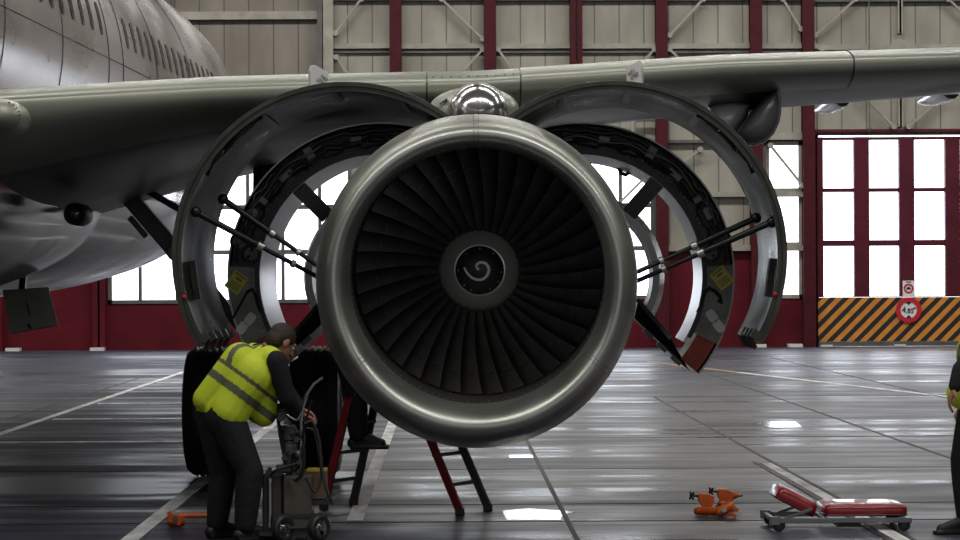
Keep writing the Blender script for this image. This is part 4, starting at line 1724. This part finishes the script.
vv.build('valves', 'strut_metal', ct, 0)
for i, (px, py) in enumerate(((281, 417), (292, 430))):
    q = P(px, py, dC - .05)
    MB().lathe(q, (0, -1, 0), [(.001, 0), (.03, 0), (.03, .03), (.026, .034), (.024, .026), (.001, .026)], 20).build('gauge', 'frame_dark', ct)


def hose(pxs, r, m='hose_black', d=dC - .05):
    pts = [P(x, y, d + .03 * sin(i)) for i, (x, y) in enumerate(pxs)]
    # smooth by Catmull-Rom
    out_ = []
    for i in range(len(pts) - 1):
        p0, p1, p2, p3 = pts[max(i - 1, 0)], pts[i], pts[i + 1], pts[min(i + 2, len(pts) - 1)]
        for k in range(5):
            t = k / 5
            out_.append(.5 * (2 * p1 + (p2 - p0) * t + (2 * p0 - 5 * p1 + 4 * p2 - p3) * t * t + (-p0 + 3 * p1 - 3 * p2 + p3) * t ** 3))
    out_.append(pts[-1])
    return MB().tube(out_, r, 8).build('hose', m, ct)


hose([(304, 424), (312, 422), (319, 440), (322, 470), (327, 490), (333, 505)], .011)
hose([(306, 428), (314, 432), (319, 455), (321, 478), (315, 492), (306, 478)], .008)
hose([(278, 418), (281, 440), (287, 465), (295, 480), (303, 470), (304, 448)], .012)
hose([(279, 425), (290, 436), (304, 432), (300, 460), (288, 466), (276, 470), (270, 476)], .010)
hose([(282, 414), (292, 425), (300, 440), (306, 420), (312, 400)], .008)
hose([(283, 412), (296, 420), (302, 412)], .009, 'chrome')
MB().bar(P(266, 473, dC - .02), P(283, 473, dC - .02), .05, .03).bar(P(268, 473, dC - .02), P(270, 468, dC), .02, .02).build('top_plate', 'frame_dark', ct, 0)
bxc = P(312, 484, dC + .16)
bx = thing('parts_box', 'small brown box with yellow edge sitting on the service cart', 'box', (bxc.x, bxc.y, P(312, 498, dC + .16).z))
bw, bh_ = P(327, 480, dC).x - P(297, 480, dC).x, P(0, 470, dC).z - P(0, 498, dC).z
MB().box(bxc, (bw, .22, bh_)).build('box_body', 'brown_box', bx, 0, bevel=.004)
MB().box(bxc + V((.035, 0, bh_ / 2 + .004)), (bw * .66, .225, .012)).build('tape', 'yellow_tape', bx, 0)
MB().box(bxc + V((.02, .02, -bh_ / 2 - .02)), (bw + .04, .26, .03)).build('cart_shelf', 'frame_dark', ct, 0)

# ------------------------------------------------------------------ orange clamps on the floor


def star_knob(mb, c, ax, r_=.035):
    ax = V(ax).normalized()
    u = ax.cross(V((0, 0, 1))).normalized()
    v = ax.cross(u)
    mb.cyl(c - ax * .04, c, .008, 8)
    mb.cyl(c, c + ax * .02, .016, 10)
    for k in range(4):
        a = pi / 4 + k * pi / 2
        mb.capsule(c + ax * .01, .008, c + ax * .01 + (u * cos(a) + v * sin(a)) * r_, .009, 8)


def clamp_arm(t, q, nm):
    a = MB().prism([q + V((x, -.035, z)) for x, z in ((-.06, .045), (-.05, .055), (.02, .05), (.06, .03), (.055, -.02), (.04, -.05), (-.03, -.045), (-.055, -.01))], (0, .07, 0))
    a.build(nm, 'orange', t, 0, bevel=.01)
    kn = MB()
    star_knob(kn, q + V((-.095, -.0, .035)), V((-1, -.5, .1)), .03)
    kn.build('star_knob', 'hose_black', t, 30)


def clamp_jaw(t, q, sgn=1):
    jw = MB().capsule(q + V((-.045, 0, -.02)), .036, q + V((.03, .02, .02)), .036, 14)
    jw.box(q + V((.06, 0, .005)), (.06, .05, .026), (0, R(22), 0)).box(q + V((.045, 0, -.035)), (.06, .05, .024), (0, R(28), 0))
    jw.build('jaw', 'orange', t, 30)
    MB().cyl(q + V((-.02, -.05, .0)), q + V((-.02, -.03, .0)), .018, 12).build('pivot_bolt', 'bolt_metal', t)


q = P(725, 496, 20.0)
t = thing('floor_clamp', 'rear one of the two orange clamps lying left of the creeper', 'clamp', (q.x, q.y, 0), 'orange floor clamps')
clamp_arm(t, q, 'arm')
MB().capsule(q + V((.05, 0, .0)), .03, q + V((.085, -.01, .005)), .022, 12).build('jaw', 'orange', t)
MB().box(q + V((.11, -.01, .0)), (.04, .03, .012), (0, R(-15), 0)).build('jaw_tip', 'steel_dark', t, 0)
MB().capsule(q + V((-.03, -.02, -.055)), .028, q + V((.03, 0, -.04)), .026, 12).capsule(q + V((.03, 0, -.04)), .028, V((q.x + .03, q.y, .028)), .028, 12).capsule(
    V((q.x - .05, q.y, .026)), .026, V((q.x + .06, q.y, .026)), .026, 12).build('stand', 'orange', t)
q = P(706, 500.5, 19.65)
t = thing('floor_clamp', 'front one of the two orange clamps lying left of the creeper, jaw towards the camera', 'clamp', (q.x, q.y, 0), 'orange floor clamps')
clamp_arm(t, q, 'arm')
tq = P(698, 510, 19.6)
tr2 = P(723, 509, 19.52)
MB().capsule(V((tq.x, tq.y, .034)), .032, V((tr2.x, tr2.y, .04)), .032, 16).capsule(q + V((0, 0, -.03)), .03, V((q.x, q.y, .04)), .028, 12).build('cross_tube', 'orange', t)
jq = P(726, 512, 19.42)
jq.z = max(jq.z, .062)
clamp_jaw(t, jq)
ck = thing('orange_chock', 'orange clamp with a long handle on the floor left of the bending mechanic', 'clamp', (P(176, 525, 18.95).x, 18.95, 0))
q = V((P(176, 525, 18.95).x, 18.95, 0))
mb = MB().capsule(q + V((-.03, 0, .04)), .04, q + V((.03, 0, .04)), .04, 14).box(q + V((.0, -.02, .055)), (.09, .07, .06), (0, R(20), 0)).box(q + V((-.035, -.02, .085)), (.03, .06, .05), (0, R(-30), 0))
mb.build('clamp_body', 'orange', ck, 30)
MB().cyl(q + V((.02, 0, .075)), q + V((.30, .03, .075)), .018, 12).build('handle_bar', 'orange', ck)
MB().cyl(q + V((.28, .03, .075)), q + V((.30, .032, .0)), .012, 10).build('foot', 'orange', ck)
MB().lathe(q + V((0, -.055, .06)), (0, -1, 0), [(.001, 0), (.02, 0), (.02, .012), (.001, .012)], 12).build('bolt', 'steel_dark', ck)

# ------------------------------------------------------------------ mechanic's creeper
dK = 18.6
kx0, kx1 = P(770, 515, dK).x, P(905, 515, dK).x
kr = thing('creeper', 'low wheeled creeper with red padded bed and raised headrest', 'creeper', ((kx0 + kx1) / 2, dK, 0))
hw = .27
fzz = P(840, 517, dK).z
fr = MB()
for s in (-1, 1):
    fr.bar((kx0 - .02, dK + s * hw, fzz), (kx1, dK + s * hw, fzz), .03, .035)
for x in (kx0, kx0 + .36, kx1 - .02):
    fr.bar((x, dK - hw, fzz), (x, dK + hw, fzz), .03, .03)
fr.box((kx0 - .0, dK - hw, fzz), (.07, .05, .06)).box((kx0 - .0, dK + hw, fzz), (.07, .05, .06))
fr.bar((kx0 + .07, dK - hw + .05, fzz + .01), (kx0 + .26, dK - hw + .05, fzz + .075), .03, .02)
fr.bar((kx0 + .07, dK + hw - .05, fzz + .01), (kx0 + .26, dK + hw - .05, fzz + .075), .03, .02)
fr.build('frame', 'frame_steel', kr, 0, bevel=.005)


def pad(a, c, th, wd, nm):
    """upholstered pad from edge a to edge c (x, z) with rounded cushion section"""
    a, c = V((a[0], dK, a[1])), V((c[0], dK, c[1]))
    ax = (c - a)
    Ln = ax.length
    ax.normalize()
    nz = V((-ax.z, 0, ax.x))
    mid = (a + c) / 2 + nz * th / 2
    m = Matrix((ax, V((0, 1, 0)), nz)).transposed()
    n = 8
    rs = []
    for zi, (ins, zz) in enumerate(((.02, -.5), (.004, -.42), (0, -.2), (0, .15), (.012, .36), (.04, .46), (.09, .5))):
        ring = []
        lx, ly = Ln / 2 - ins, wd / 2 - ins
        rc = .045
        for cx, cy, a0 in ((1, 1, 0), (-1, 1, 90), (-1, -1, 180), (1, -1, 270)):
            for k in range(6):
                t = R(a0 + 90 * k / 5)
                ring.append(mid + m @ V((cx * (lx - rc) + rc * cos(t), cy * (ly - rc) + rc * sin(t), zz * th)))
        rs.append(ring)
    o = MB().rings(rs, True, True, True).build(nm, 'pad_red', kr, 45)
    pts = rs[1][:] + [rs[1][0]]
    MB().tube(pts, .007, 6).build('piping', 'pad_piping', o)
    return o


pad((P(820, 515, dK).x, fzz + .025), (P(902, 515, dK).x, fzz + .025), .085, .5, 'bed_pad')
pad((P(771, 497, dK).x, fzz + .150), (P(809, 517, dK).x, fzz + .012), .105, .44, 'headrest')
for x in (kx0 + .03, kx1 - .05):
    for s in (-1, 1):
        y = dK + s * (hw - .02)
        cs = MB()
        cs.cyl((x, y, fzz - .01), (x, y, .075), .018, 10)
        cs.box((x, y - .022, .055), (.03, .006, .06)).box((x, y + .022, .055), (.03, .006, .06))
        co_ = cs.build('caster', 'frame_dark', kr, 30)
        MB().lathe((x, y, .043), (0, 1, 0), [(.001, -.018), (.036, -.018), (.043, -.01), (.043, .01), (.036, .018), (.001, .018)], 20).build('wheel', 'tyre', co_)
MB().box((P(845, 520, dK).x, dK - .1, fzz - .035), (.16, .2, .03)).build('tool_tray', 'cart_olive', kr, 0)
